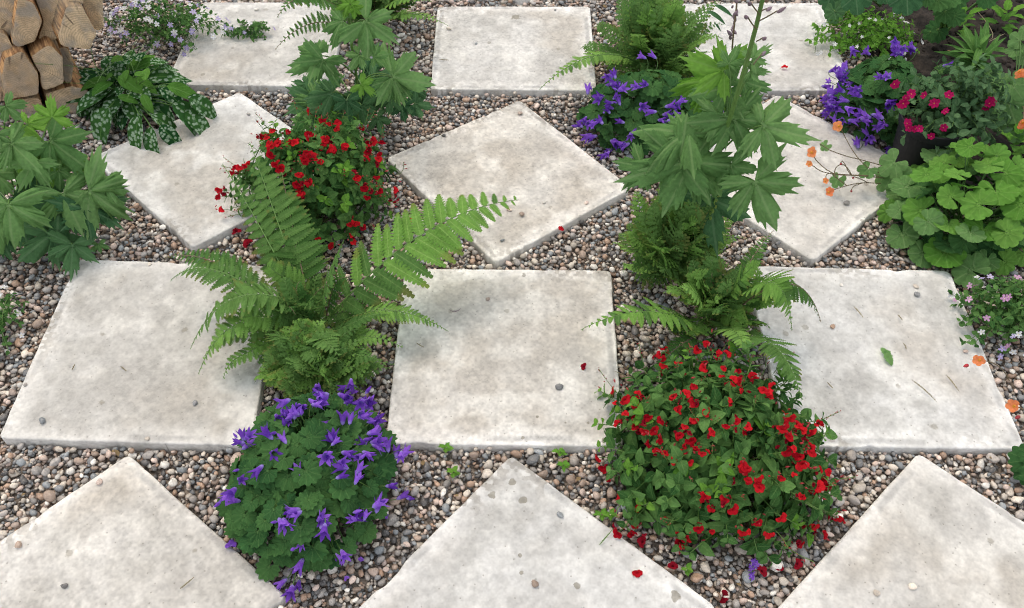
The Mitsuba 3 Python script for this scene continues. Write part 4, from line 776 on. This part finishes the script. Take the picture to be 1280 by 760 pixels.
for i in range(30):
    a = i * 2.4; bs = np.array(B) + [.035 * math.cos(a), .035 * math.sin(a), .02 + .0025 * i]; d = np.array([math.cos(a), math.sin(a), .10 + .10 * (i % 5)]); part(k, 'leaf', ids(place(pick(LUNG), bs, d, [0, -.1, 1], R.uniform(.075, .125) if i < 22 else R.uniform(.05, .08)), rid()), 'spotted_leaf' if i < 24 else 'plain_leaf')
part(k, 'flower_stalk_cluster', join([ids(tube(bez(B, np.array(B) + [R.normal() * .06, R.normal() * .06, .10], np.array(B) + [R.normal() * .14, R.normal() * .10, R.uniform(.08, .2)], 8), .0007, 4), 5) for _ in range(14)]), 'stem_green', stuff=True)
k = thing('geranium', 'plant with round scalloped bright green leaves in front of the black pot', 'plant')
GC = (1.045, .395); n = 0
for i in range(92):
    inner = i >= 58; a = 2 * np.pi * i * .61803; e = math.asin(min(1, ((i % 58) + .5) / 58) ** 1.0)
    p, nn = dome_pt(GC, .165, .165, .165, a, e, R.uniform(.70, .85) if inner else R.uniform(.93, 1.05))
    nn = jit(nn * .55 + [0, -.25, .8], .30); a2 = a + R.normal() * .9; out = np.array([math.cos(a2), math.sin(a2), -.2]) + R.normal(size=3) * .3; s = R.uniform(.026, .041); p = p + [0, 0, R.normal() * .012]
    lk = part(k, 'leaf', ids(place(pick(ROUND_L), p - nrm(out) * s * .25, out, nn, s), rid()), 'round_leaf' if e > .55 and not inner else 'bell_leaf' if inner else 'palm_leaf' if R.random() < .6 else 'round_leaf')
    b = np.array([GC[0] + R.normal() * .03, GC[1] + R.normal() * .03, -.02]); part(lk, 'leaf_stalk', ids(tube(bez(b, b * .3 + p * .7 + [0, 0, .02], p - nrm(out) * s * .25, 6), .0014, 5), 2), 'stem_green')

G['pot_plastic'] = {'type': 'principled', 'base_color': proc(lambda p, n, uv: mi.Color3f(.009, .0095, .012) * (.7 + .6 * fbm(p.x * 30, p.y * 30, p.z * 30, 3))), 'roughness': .6, 'specular': .3}
k = thing('plant_pot', 'black plastic plant pot at the back right, behind the round-leaved plant', 'pot')
PC = np.array([1.015, .625, -.02])
def lathe(prof, n=48):
    pr = np.array(prof); th = np.linspace(0, 2 * np.pi, n + 1)
    v = np.stack([pr[:, 0:1] * np.cos(th), pr[:, 0:1] * np.sin(th), np.repeat(pr[:, 1:], n + 1, 1)], -1).reshape(-1, 3)
    return v, grid_faces(len(pr), n + 1), np.stack([np.tile(th / 7, len(pr)), np.repeat(np.linspace(0, 1, len(pr)), n + 1)], 1)
m = lathe([(.058, 0), (.062, .002), (.070, .06), (.077, .128)]); part(k, 'wall', (m[0] + PC, m[1], m[2]), 'pot_plastic')
m = lathe([(.077, .128), (.081, .129), (.082, .132), (.0835, .150), (.082, .152), (.079, .152), (.0775, .149), (.075, .115)]); part(k, 'rim', (m[0] + PC, m[1], m[2]), 'pot_plastic')
m = lathe([(.0755, .118), (.04, .124), (.001, .126)]); m = (m[0] + PC + np.c_[np.zeros((len(m[0]), 2)), .012 * (meshkit.fbm(m[0] * 80, 3) - .5)], m[1], m[2]); part(k, 'potting_soil', m, 'soil')
k = thing('rose_bush', 'small bush with grey green leaves and magenta flowers growing out of the black pot', 'plant')
C0 = PC + [0.045, 0.02, .12]; lv, st_, sc = [], [], []
for i in range(110):
    a = 2 * np.pi * i * .618; e = math.asin(R.uniform(-.35, 1)); tip = C0 + np.array([.135 * math.cos(a) * math.cos(e), .12 * math.sin(a) * math.cos(e), .13 * math.sin(e) + .03]) * R.uniform(.7, 1.08)
    cv = bez(C0 - [0, 0, .02], (C0 + tip) / 2 + [0, 0, .05], tip, 8); st_.append(ids(tube(cv, .0008, 4), 4))
    for j in range(3, 8):
        for s in (-1, 1):
            d = np.cross(cv[j] - cv[j - 1], R.normal(size=3)); lv.append(ids(place(pick(OVT if R.random() < .5 else OVS), cv[j], jit(nrm(d) + (tip - C0) * 3, .3), jit((tip - C0) * 5 + [0, 0, .6], .3), R.uniform(.017, .028)), rid())); sc.append(j + 3 * (nrm(tip - C0) @ nrm(CAM - tip)))
part(k, 'stem_cluster', join(st_), 'stem_green', stuff=True); emit(k, 'leaf', lv, 'rose_leaf', 280, sc)
for p in [(0.885,0.631,0.220), (0.980,0.558,0.240), (0.926,0.558,0.240), (0.911,0.605,0.200), (0.906,0.607,0.180), (0.915,0.547,0.160), (0.931,0.531,0.170), (0.965,0.528,0.150), (0.987,0.534,0.170), (1.097,0.584,0.200), (1.094,0.583,0.190), (0.971,0.526,0.220), (0.913,0.592,0.220), (0.954,0.556,0.220), (0.916,0.563,0.160), (0.907,0.598,0.190), (0.929,0.542,0.160), (1.105,0.591,0.200)]:
    part(k, 'flower', ids(place(pick(ROSE_F), p, jit(nrm(CAM - np.array(p)) + [0, 0, .3], .3), R.normal(size=3), R.uniform(.008, .012)), rid()), 'petal_magenta')
k = thing('rosette_plant', 'rosette of long pointed green leaves on the dark soil behind the black pot', 'plant')
B = np.array((1.296, 1.038, 0.000)); TI = [(1.182,1.016,0.016), (1.217,1.072,0.048), (1.266,1.115,0.080), (1.318,1.116,0.096), (1.285,1.024,0.072), (1.350,1.023,0.048), (1.364,0.987,0.012), (1.308,0.955,0.012), (1.250,1.058,0.080), (1.320,1.082,0.088), (1.338,1.064,0.080), (1.238,1.022,0.040), (1.266,0.980,0.008), (1.212,1.030,0.056), (1.283,1.065,0.092), (1.289,0.976,0.040), (1.251,0.997,0.068)]
TI += [tuple(B + np.array([.085 * math.cos(i * 2.4) * (.5 + .05 * i), .075 * math.sin(i * 2.4) * (.5 + .05 * i), .09 - .006 * i])) for i in range(12)]
for i, t in enumerate(TI):
    t = np.array(t); b = B + [R.normal() * .008, R.normal() * .008, .005 + .05 * R.random() * (t[2] > .04)]
    part(k, 'leaf', ids(place(pick(SPEAR), b, t - b + [0, 0, .03], [0, -.2, 1] + R.normal(size=3) * .2, np.linalg.norm(t - b) * 1.08), rid()), 'spear_leaf')
k = thing('broad_leaved_plant', 'plant with large round dull green leaves at the top edge, behind the tiny white flowers', 'plant')
leafy(k, [((0.943,1.134,0.160), (0.943,1.093,0.140)), ((1.032,1.032,0.220), (1.033,0.992,0.190)), ((0.921,1.191,0.080), (0.925,1.168,0.060)), ((0.914,1.236,0.100), (0.903,1.212,0.080)), ((0.993,1.082,0.200), (1.002,1.063,0.180)), ((0.951,1.222,0.120), (0.938,1.206,0.100))], 'palm_dark_leaf', [ROUND_L[1], ROUND_L[4], LOBED_L[0]], (1.124, 1.363, 0.000), .0025)
k = thing('broad_leaved_plant', 'young plant with thick pale stems on the dark soil at the top edge', 'plant')
leafy(k, [((1.178,1.118,0.060), (1.180,1.100,0.050)), ((1.217,1.100,0.120), (1.228,1.075,0.110)), ((1.172,1.065,0.140), (1.190,1.075,0.150)), ((1.124,1.041,0.200), (1.123,1.005,0.190)), ((1.081,1.018,0.220), (1.073,1.014,0.200)), ((1.156,1.055,0.200), (1.176,1.027,0.200)), ((1.195,1.084,0.180), (1.225,1.085,0.160)), ((1.215,1.149,0.050), (1.189,1.140,0.030)), ((1.160,1.051,0.160), (1.149,1.038,0.140)), ((1.309,1.145,0.150), (1.340,1.145,0.130))], 'bell_leaf', [BELL_L[0], BELL_L[3], LOBED_L[1]], (1.253, 1.185, 0.000), .0035)
for p in ((1.248, 1.178, 0.020), (1.217, 1.093, 0.100)): pass
for xy, lab in (((1.314, 1.228, 0.000), 'small bright weed with oval leaves on the dark soil left of the rosette top'), ((1.448, 1.246, 0.000), 'small oval-leaved weed on the dark soil at the top right corner'), ((1.261, 0.661, 0.000), 'small green weed behind the round-leaved plant at the right edge')):
    k = thing('weed', lab, 'plant')
    for j in range(14):
        a = j * 2.4; b = np.array(xy) + [.012 * math.cos(a), .012 * math.sin(a), .004 * j]
        part(k, 'leaf', ids(place(pick(OVT), b, [math.cos(a), math.sin(a), .2 + .07 * j], [0, 0, 1], R.uniform(.03, .05)), rid()), 'young_leaf' if j > 8 else 'plain_leaf')
k = thing('geum', 'leafy clump with salmon flowers at the right edge, right of the potted bush', 'plant')
leafy(k, [((1.211,0.788,0.100), (1.205,0.771,0.060)), ((1.224,0.777,0.100), (1.249,0.762,0.070)), ((1.235,0.782,0.120), (1.207,0.782,0.120)), ((1.222,0.737,0.080), (1.237,0.738,0.030)), ((1.238,0.731,0.100), (1.275,0.733,0.050)), ((1.237,0.741,0.140), (1.260,0.725,0.120)), ((1.327,0.940,0.120), (1.318,0.959,0.100)), ((1.331,0.946,0.140), (1.323,0.972,0.140)), ((1.347,0.928,0.120), (1.339,0.909,0.100)), ((1.287,0.759,0.120), (1.288,0.720,0.100)), ((1.270,0.691,0.040), (1.291,0.685,0.020)), ((1.278,0.689,0.050), (1.265,0.694,0.030)), ((1.231,0.824,0.100), (1.221,0.830,0.080)), ((1.348,0.955,0.150), (1.377,0.994,0.150)), ((1.262,0.745,0.050), (1.260,0.740,0.020)), ((1.283,0.794,0.120), (1.293,0.799,0.140))], 'palm_leaf', LOBED_L, (1.323, 0.829, 0.000))
for p in [(1.214,0.713,0.200), (1.223,0.714,0.190), (1.195,0.581,0.150), (1.202,0.579,0.140)]:
    q = part(k, 'flower_stalk', ids(tube(bez((1.342, 0.847, 0.000), np.array(p) * .6 + np.array((1.342, 0.847, 0.000)) * .4 + [0, 0, .05], p, 7), .0011, 5), 2), 'stem_brown')
    part(q, 'flower', ids(place(pick(ORANGE_F), p, jit(nrm(CAM - np.array(p)), .3), R.normal(size=3), .013), rid()), 'petal_orange')
k = thing('geum', 'thin sprawling stems with small orange flowers and buds lying over the right diamond slab', 'plant')
for pts, end in [([(0.968,0.539,0.020), (0.872,0.508,0.050), (0.813,0.540,0.080), (0.803,0.615,0.090), (0.787,0.620,0.110)], 'f'), ([(0.920,0.519,0.030), (0.816,0.501,0.060), (0.745,0.484,0.070), (0.719,0.530,0.080), (0.704,0.533,0.100)], 'f'), ([(0.872,0.508,0.050), (0.771,0.501,0.060), (0.729,0.511,0.060), (0.715,0.518,0.070), (0.701,0.514,0.080)], 'b'),
                 ([(0.933,0.509,0.020), (0.854,0.512,0.030), (0.792,0.486,0.040), (0.755,0.460,0.050), (0.732,0.438,0.060)], 'f'), ([(0.947,0.547,0.030), (0.848,0.538,0.070), (0.789,0.545,0.080), (0.756,0.553,0.090), (0.736,0.578,0.090)], ''), ([(0.792,0.486,0.040), (0.768,0.503,0.050), (0.754,0.511,0.060), (0.737,0.489,0.070), (0.728,0.465,0.070)], 'b'),
                 ([(0.802,0.496,0.060), (0.790,0.498,0.070), (0.785,0.516,0.080), (0.781,0.526,0.080), (0.769,0.508,0.090)], 'r'), ([(0.852,0.507,0.030), (0.831,0.510,0.040), (0.816,0.503,0.050), (0.812,0.505,0.050), (0.804,0.493,0.060)], 'r'), ([(0.839,0.507,0.030), (0.818,0.497,0.030), (0.807,0.481,0.040), (0.803,0.476,0.040), (0.800,0.470,0.040)], 'r'), ([(0.808,0.508,0.050), (0.788,0.516,0.080), (0.761,0.511,0.080), (0.758,0.498,0.070), (0.755,0.479,0.070)], '')]:
    q = part(k, 'flower_stalk', ids(tube(np.vstack([bez(pts[0], pts[1], (np.array(pts[1]) + pts[2]) / 2, 6)[:-1], bez((np.array(pts[1]) + pts[2]) / 2, pts[2], pts[3], 6), [pts[4]]]), .0011, 5), 2), 'stem_brown')
    e = np.array(pts[4]); dd = jit(nrm(CAM - e) + [0, 0, .2], .3)
    if end == 'f': part(q, 'flower', ids(place(pick(ORANGE_F), e, dd, [0, 0, 1], .0125), rid()), 'petal_orange')
    if end == 'b': part(q, 'bud', ids(place(pick(ORANGE_F), e, dd, [0, 0, 1], .008), rid()), 'petal_orange')
    if end == 'r': part(q, 'bud', ids(place(BUD[0], e - [0, 0, .005], dd, [0, 0, 1], .014), rid()), 'bud_red')
leafy(k, [((0.846,0.520,0.060), (0.830,0.508,0.050)), ((0.903,0.521,0.080), (0.887,0.523,0.050)), ((0.900,0.517,0.030), (0.882,0.499,0.020)), ((0.779,0.510,0.040), (0.770,0.497,0.030)), ((0.757,0.586,0.080), (0.749,0.584,0.070)), ((0.907,0.511,0.060), (0.901,0.509,0.020))], 'palm_leaf', LOBED_L, None)
for i, (fl, bs, bd, lab) in enumerate((((0.912, -0.055, 0.060), (0.987, -0.068, 0.010), (0.893, -0.059, 0.050), 'single orange flower on a thin stem below the pink and lilac flowers'), ((0.939, -0.165, 0.060), (0.989, -0.180, 0.010), (0.948, -0.180, 0.050), 'faded salmon flower at the right edge, above the corner of the bottom right slab'))):
    k = thing('orange_flower', lab, 'flower')
    q = part(k, 'flower_stalk', ids(tube(bez(bs, (np.array(bs) + fl) / 2 + [0, 0, .03], fl, 7), .0011, 5), 2), 'stem_brown')
    part(k, 'flower', ids(place(ORANGE_F[i], fl, jit(nrm(CAM - np.array(fl)) + [-.4, 0, 0], .15), [0, 0, 1], .012), rid()), 'petal_orange')
    part(k, 'bud', ids(place(BUD[0], bd, [-.5, -.3, .2], [0, 0, 1], .02), rid()), 'bud_red')
k = thing('seedling', 'dark green lobed leaves poking in at the right edge beside the bottom right slab', 'plant')
leafy(k, [((0.933,-0.269,0.040), (0.906,-0.268,0.030)), ((0.938,-0.279,0.030), (0.912,-0.292,0.020)), ((0.938,-0.263,0.050), (0.920,-0.253,0.050)), ((0.945,-0.294,0.040), (0.928,-0.307,0.020))], 'bell_leaf', BELL_L, (0.973, -0.253, 0.000))
for (x, y), lab in zip([p[0][:2] for p in [((-0.125,-0.216,0.000),), ((0.089,-0.227,0.000),), ((0.095,-0.255,0.000),), ((-0.109,-0.270,0.000),), ((0.159,-0.357,0.000),), ((0.174,-0.357,0.000),), ((0.297,-0.461,0.000),)]],
        ('green seedling at the near edge of the centre slab, just left of its middle', 'green seedling at the near edge of the centre slab, right of its middle', 'green seedling in gravel just right of the bottom centre slab tip', 'faint green seedling in the gravel left of the bottom centre slab corner', 'round-leaved seedling at the right edge of the bottom centre slab', 'second seedling touching the largest red-flowered mound at its lower left', 'leafy seedling in front of the largest red-flowered mound')):
    k = thing('seedling', lab, 'seedling')
    for j in range(6):
        a = j * 2.4; part(k, 'leaf', ids(place(pick(OVS), [x, y, -.008 + .003 * j], [math.cos(a), math.sin(a), .35], [0, 0, 1], R.uniform(.010, .017)), rid()), 'young_leaf')

# ---------------------------------------------------------------- loose things on the slabs and gravel
def on(p, z=.003): return np.array([p[0], p[1], z])
LOOSE = [((0.077,0.468,0.000),), ((0.023,0.426,0.000),), ((0.178,0.468,0.000),), ((-0.022,0.339,0.000),), ((-0.006,0.443,0.000),), ((-0.052,0.157,0.000),), ((-0.855,-0.417,0.000),), ((-0.750,-0.491,0.000),), ((-0.753,-0.292,0.000),), ((-0.690,-0.200,0.000),), ((0.039,-0.488,0.000),), ((0.800,0.468,0.000),), ((0.723,0.202,0.000),), ((0.885,0.197,0.000),), ((0.675,0.082,0.000),), ((0.879,0.173,0.000),), ((0.131,1.340,0.000),), ((-0.187,1.233,0.000),), ((-0.221,1.086,0.000),), ((-0.104,1.156,0.000),), ((-0.176,0.726,0.000),), ((0.021,0.819,0.000),), ((-0.697,0.815,0.000),), ((-0.774,1.336,0.000),), ((-0.812,1.224,0.000),), ((-0.809,0.260,0.000),), ((-0.966,-0.073,0.000),), ((-0.902,-0.160,0.000),), ((-0.618,-0.119,0.000),), ((0.673,-0.491,0.000),), ((0.610,-0.502,0.000),), ((0.932,0.015,0.000),), ((0.094,-0.078,0.000),), ((0.085,-0.360,0.000),)]
DESC = ('dark grey', 'grey brown', 'round grey', 'small pale', 'flat brown')
slabname = {'A': 'the centre slab', 'B': 'the left square slab', 'C': 'the right square slab', 'D': 'the centre diamond slab', 'E': 'the left diamond slab', 'F': 'the right diamond slab', 'G': 'the top centre slab', 'H': 'the top left slab', 'I': 'the top right slab', 'J': 'the bottom left slab', 'K': 'the bottom centre slab', 'L': 'the bottom right slab'}
used = {}
for i, g in enumerate(LOOSE):
    p = g[0]; s = next((k for k, q in SLABS.items() if Polygon(q).contains(Point(p[:2]))), None)
    if s is None: continue
    q = np.array(SLABS[s]).mean(0); w = ('near ' if p[1] < q[1] else 'far ') + ('left' if p[0] < q[0] else 'right')
    lab = '%s pebble lying on %s, in its %s quarter' % (DESC[i % 5], slabname[s], w)
    while lab in used: lab = lab.replace(' pebble', ' stone') if ' pebble' in lab else lab.replace('lying', 'resting')
    used[lab] = 1
    r = R.uniform(.0036, .0068); v, f = SH2[i % 10]; v = (v * [r * 1.25, r, r * .6]) @ rot(R, .2); v = v + on(p, TOP[s] - v[:, 2].min())
    tagged('pebble', (v, f, np.c_[np.full(len(v), 7000.5 + {0: 3, 1: 4, 2: 1, 3: 2, 4: 9}[i % 5] * 37 + i), v[:, 2]]), 'pebble_stone', lab, 'pebble', 'stray pebbles lying on the slabs')
for p, lab, b, s, z in (((0.146, -0.028, -0.000), 'dark crimson petal on the right half of the centre slab', 'petal_dark', .008, .003), ((0.212, -0.468, 0.000), 'bright red fallen flower on the bottom centre slab', 'petal_red', .0095, .003), ((0.115, 0.377, 0.000), 'red petal at the lower right edge of the centre diamond slab', 'petal_red', .008, .002), ((0.764, 1.030, 0.000), 'red petal alone on the top right slab', 'petal_red', .009, .003),
        ((0.352, -0.506, 0.000), 'dark red fallen flower in the gravel at the bottom edge', 'petal_dark', .011, -.006), ((0.425, -0.462, 0.000), 'dark red fallen flower beside the small purple sprig', 'petal_dark', .010, -.006), ((0.456, -0.453, 0.000), 'red fallen flower right of the small purple sprig', 'petal_dark', .010, -.006), ((0.488, -0.448, 0.000), 'dark red fallen flower near the left edge of the bottom right slab', 'petal_dark', .010, -.006),
        ((0.275, -0.453, 0.000), 'dark red fallen flower by the seedling in front of the largest red-flowered mound', 'petal_dark', .010, -.006), ((0.228, -0.409, 0.000), 'dark red fallen flower at the right edge of the bottom centre slab', 'petal_dark', .011, -.004), ((-0.687, 0.285, 0.000), 'dark red petals on gravel at the tip of the left diamond slab', 'petal_dark', .009, -.006), ((-0.641, 0.374, 0.000), 'red fallen flower on gravel right of the left diamond slab', 'petal_dark', .013, -.006),
        ((-0.605, 0.334, 0.000), 'dark red fallen flower on gravel left of the left fern', 'petal_dark', .013, -.006), ((-0.246, 0.407, 0.020), 'red fallen flower on gravel between the smaller red mound and the centre diamond slab', 'petal_red', .014, -.004), ((-0.485, -0.420, 0.000), 'purple fallen bell flower on the edge of the bottom left slab', 'petal_purple', .011, .004), ((-0.260, -0.440, 0.000), 'small purple petal on the gravel right of the lower left bellflower', 'petal_purple', .006, -.006), ((-0.225, -0.358, 0.000), 'purple petal on the gravel left of the bottom centre slab edge', 'petal_purple', .006, -.006), ((-0.280, -0.475, 0.000), 'purple petal at the bottom edge left of the bottom centre slab', 'petal_purple', .005, -.006)):
    tagged('fallen_flower', ids(place(pick(RED_F), on(p, z + s * .12), jit([0, -.2, 1], .25), R.normal(size=3), s), rid()), b, lab, 'flower', 'fallen flowers and petals')
sprig = [ids(tube([(0.402, -0.481, 0.000), (0.409, -0.462, 0.002), (0.415, -0.445, 0.004)], .0008, 4), 3)]
k = thing('flower_sprig', 'small fallen sprig of tiny violet flowers on gravel before the largest red-flowered mound', 'flower')
part(k, 'stem', sprig[0], 'stem_green')
for j in range(9):
    part(k, 'flower', ids(place(SMALL_F[j % 4], np.array((0.404, -0.476, 0.003)) * (1 - j / 9) + np.array((0.416, -0.442, 0.006)) * j / 9 + R.normal(size=3) * .002, jit([0, -.2, 1], .5), R.normal(size=3), .006), rid()), 'petal_purple')
G['litter'] = thin(solid_fn((.13, .085, .045), (.30, .22, .12)), .7, .4)
G['dry_grass'] = {'type': 'principled', 'base_color': proc(solid_fn((.13, .105, .06), (.26, .22, .14))), 'roughness': .8}
for pts, lab, b in (([(0.731,0.134,0.005), (0.737,0.115,0.008), (0.743,0.102,0.005)], 'thin dry grass blade curved on the far half of the right square slab', 'dry_grass'), ([(0.818,0.111,0.005), (0.821,0.103,0.006), (0.824,0.095,0.005)], 'tiny dry stalk in the middle of the right square slab', 'dry_grass'), ([(0.806,0.034,0.005), (0.811,0.021,0.008), (0.807,0.013,0.005)], 'bent dry stalk right of the leaf scrap on the right square slab', 'dry_grass'),
        ([(0.870,-0.050,0.005), (0.876,-0.069,0.006), (0.882,-0.090,0.005)], 'straight dry blade near the right side of the right square slab', 'dry_grass'), ([(0.797,-0.062,0.005), (0.816,-0.085,0.006), (0.830,-0.115,0.005)], 'long pale dry stem on the near half of the right square slab', 'dry_grass'), ([(0.627,-0.068,0.005), (0.630,-0.078,0.007), (0.635,-0.082,0.005)], 'short dry stalk near the left side of the right square slab', 'dry_grass'),
        ([(0.151,-0.418,0.005), (0.162,-0.407,0.012), (0.175,-0.394,0.016)], 'green grass blade at the right edge of the bottom centre slab', 'stem_green'), ([(-0.555,-0.497,0.005), (-0.544,-0.488,0.007), (-0.536,-0.476,0.005)], 'thin dark twig on the bottom left slab', 'dry_grass'), ([(-0.885,-0.038,0.005), (-0.883,-0.030,0.008), (-0.884,-0.022,0.005)], 'dark bit of stalk in the middle of the left square slab', 'dry_grass'), ([(-0.790,-0.028,0.005), (-0.780,-0.036,0.007), (-0.775,-0.040,0.005)], 'bit of dry stalk right of the middle of the left square slab', 'dry_grass'),
        ([(0.206,-0.041,0.006), (0.232,-0.052,0.004), (0.257,-0.077,0.004)], 'dry twig poking out over the gravel right of the centre slab', 'dry_grass'), ([(-0.206,1.070,0.005), (-0.190,1.063,0.007), (-0.179,1.066,0.005)], 'tiny dry stalk on the left side of the top centre slab', 'dry_grass'), ([(-0.201,0.752,0.006), (-0.190,0.731,0.012), (-0.179,0.715,0.006)], 'thin curved stalk on the left corner of the centre diamond slab', 'dry_grass'), ([(-0.733,1.198,0.005), (-0.721,1.189,0.008), (-0.714,1.181,0.005)], 'bent twig on the top left slab', 'dry_grass'),
        ([(-0.131,0.122,0.005), (-0.119,0.112,0.009), (-0.109,0.127,0.005)], 'dark curled bit of leaf on the far half of the centre slab', 'bud_dark'), ([(-0.198,0.034,0.005), (-0.189,0.023,0.008), (-0.181,0.022,0.005)], 'short curved stalk near the left side of the centre slab', 'dry_grass'), ([(1.389,1.319,0.020), (1.387,1.075,0.050), (1.352,1.144,0.020)], 'straw stalk on the dark soil at the top right', 'dry_grass'), ([(1.358,1.119,0.030), (1.394,1.144,0.030), (1.429,1.178,0.020)], 'short straw piece on the dark soil beside the rosette', 'dry_grass')):
    p = np.array(pts); tagged('grass_blade', ids(tube(bez(p[0], p[1], p[2], 7), np.array([.4, .9, 1, 1, .9, .7, .3]) * .0011, 5), rid()), b, lab, 'grass', 'loose stalks and blades')
k = thing('leaf_scrap', 'torn green leaf scrap lying in the middle of the right square slab', 'leaf')
for a, b in [((0.762,0.008,0.006), (0.770,-0.023,0.006)), ((0.759,0.021,0.006), (0.762,0.001,0.007)), ((0.770,0.014,0.007), (0.761,-0.008,0.006))]:
    part(k, 'leaflet', ids(place(OVT[0], a, np.array(b) - a, [0, 0, 1], np.linalg.norm(np.array(b) - a)), rid()), 'palm_leaf')

g = np.random.default_rng(9); ms = []   # shed bits of leaf caught between the pebbles
while len(ms) < 170:
    p = g.uniform([-1.5, -.6], [1.3, 1.6])
    if any(Polygon(q).buffer(.004).contains(Point(p)) for q in SLABS.values()): continue
    ms.append(place(OVS[len(ms) % 3], [p[0], p[1], -.004 + g.uniform(0, .003)], [g.normal(), g.normal(), g.normal() * .15], [0, 0, 1] + g.normal(size=3) * .3, g.uniform(.006, .016)))
struct('leaf_litter', join(ms), 'litter', kindtag='stuff', label='small brown dead leaf bits scattered over the gravel', category='leaf litter')
# ---------------------------------------------------------------- crumbly soil in the bed
g = np.random.default_rng(5); ms = []; fine = []
for i in range(3600):
    p = np.array([g.uniform(.98, 1.9), g.uniform(.3, 1.75)]); g.random()
    if not BED.buffer(.02).contains(Point(p)): continue
    r = g.lognormal(math.log(.0045), .5); r = min(r, .018); v, f = SHL[i % 8]
    v = (v * [r * 1.2, r, r * .7]) @ rot(g, .6) + [p[0], p[1], soil_z(p[None])[0, 2] if False else -.014 + r * .1]
    ms.append((v, f, np.c_[np.full(len(v), .5), v[:, 2]]))
struct('soil_crumbs', join(ms), 'soil', kindtag='stuff', label='dark crumbs of soil scattered over the planting bed', category='soil')
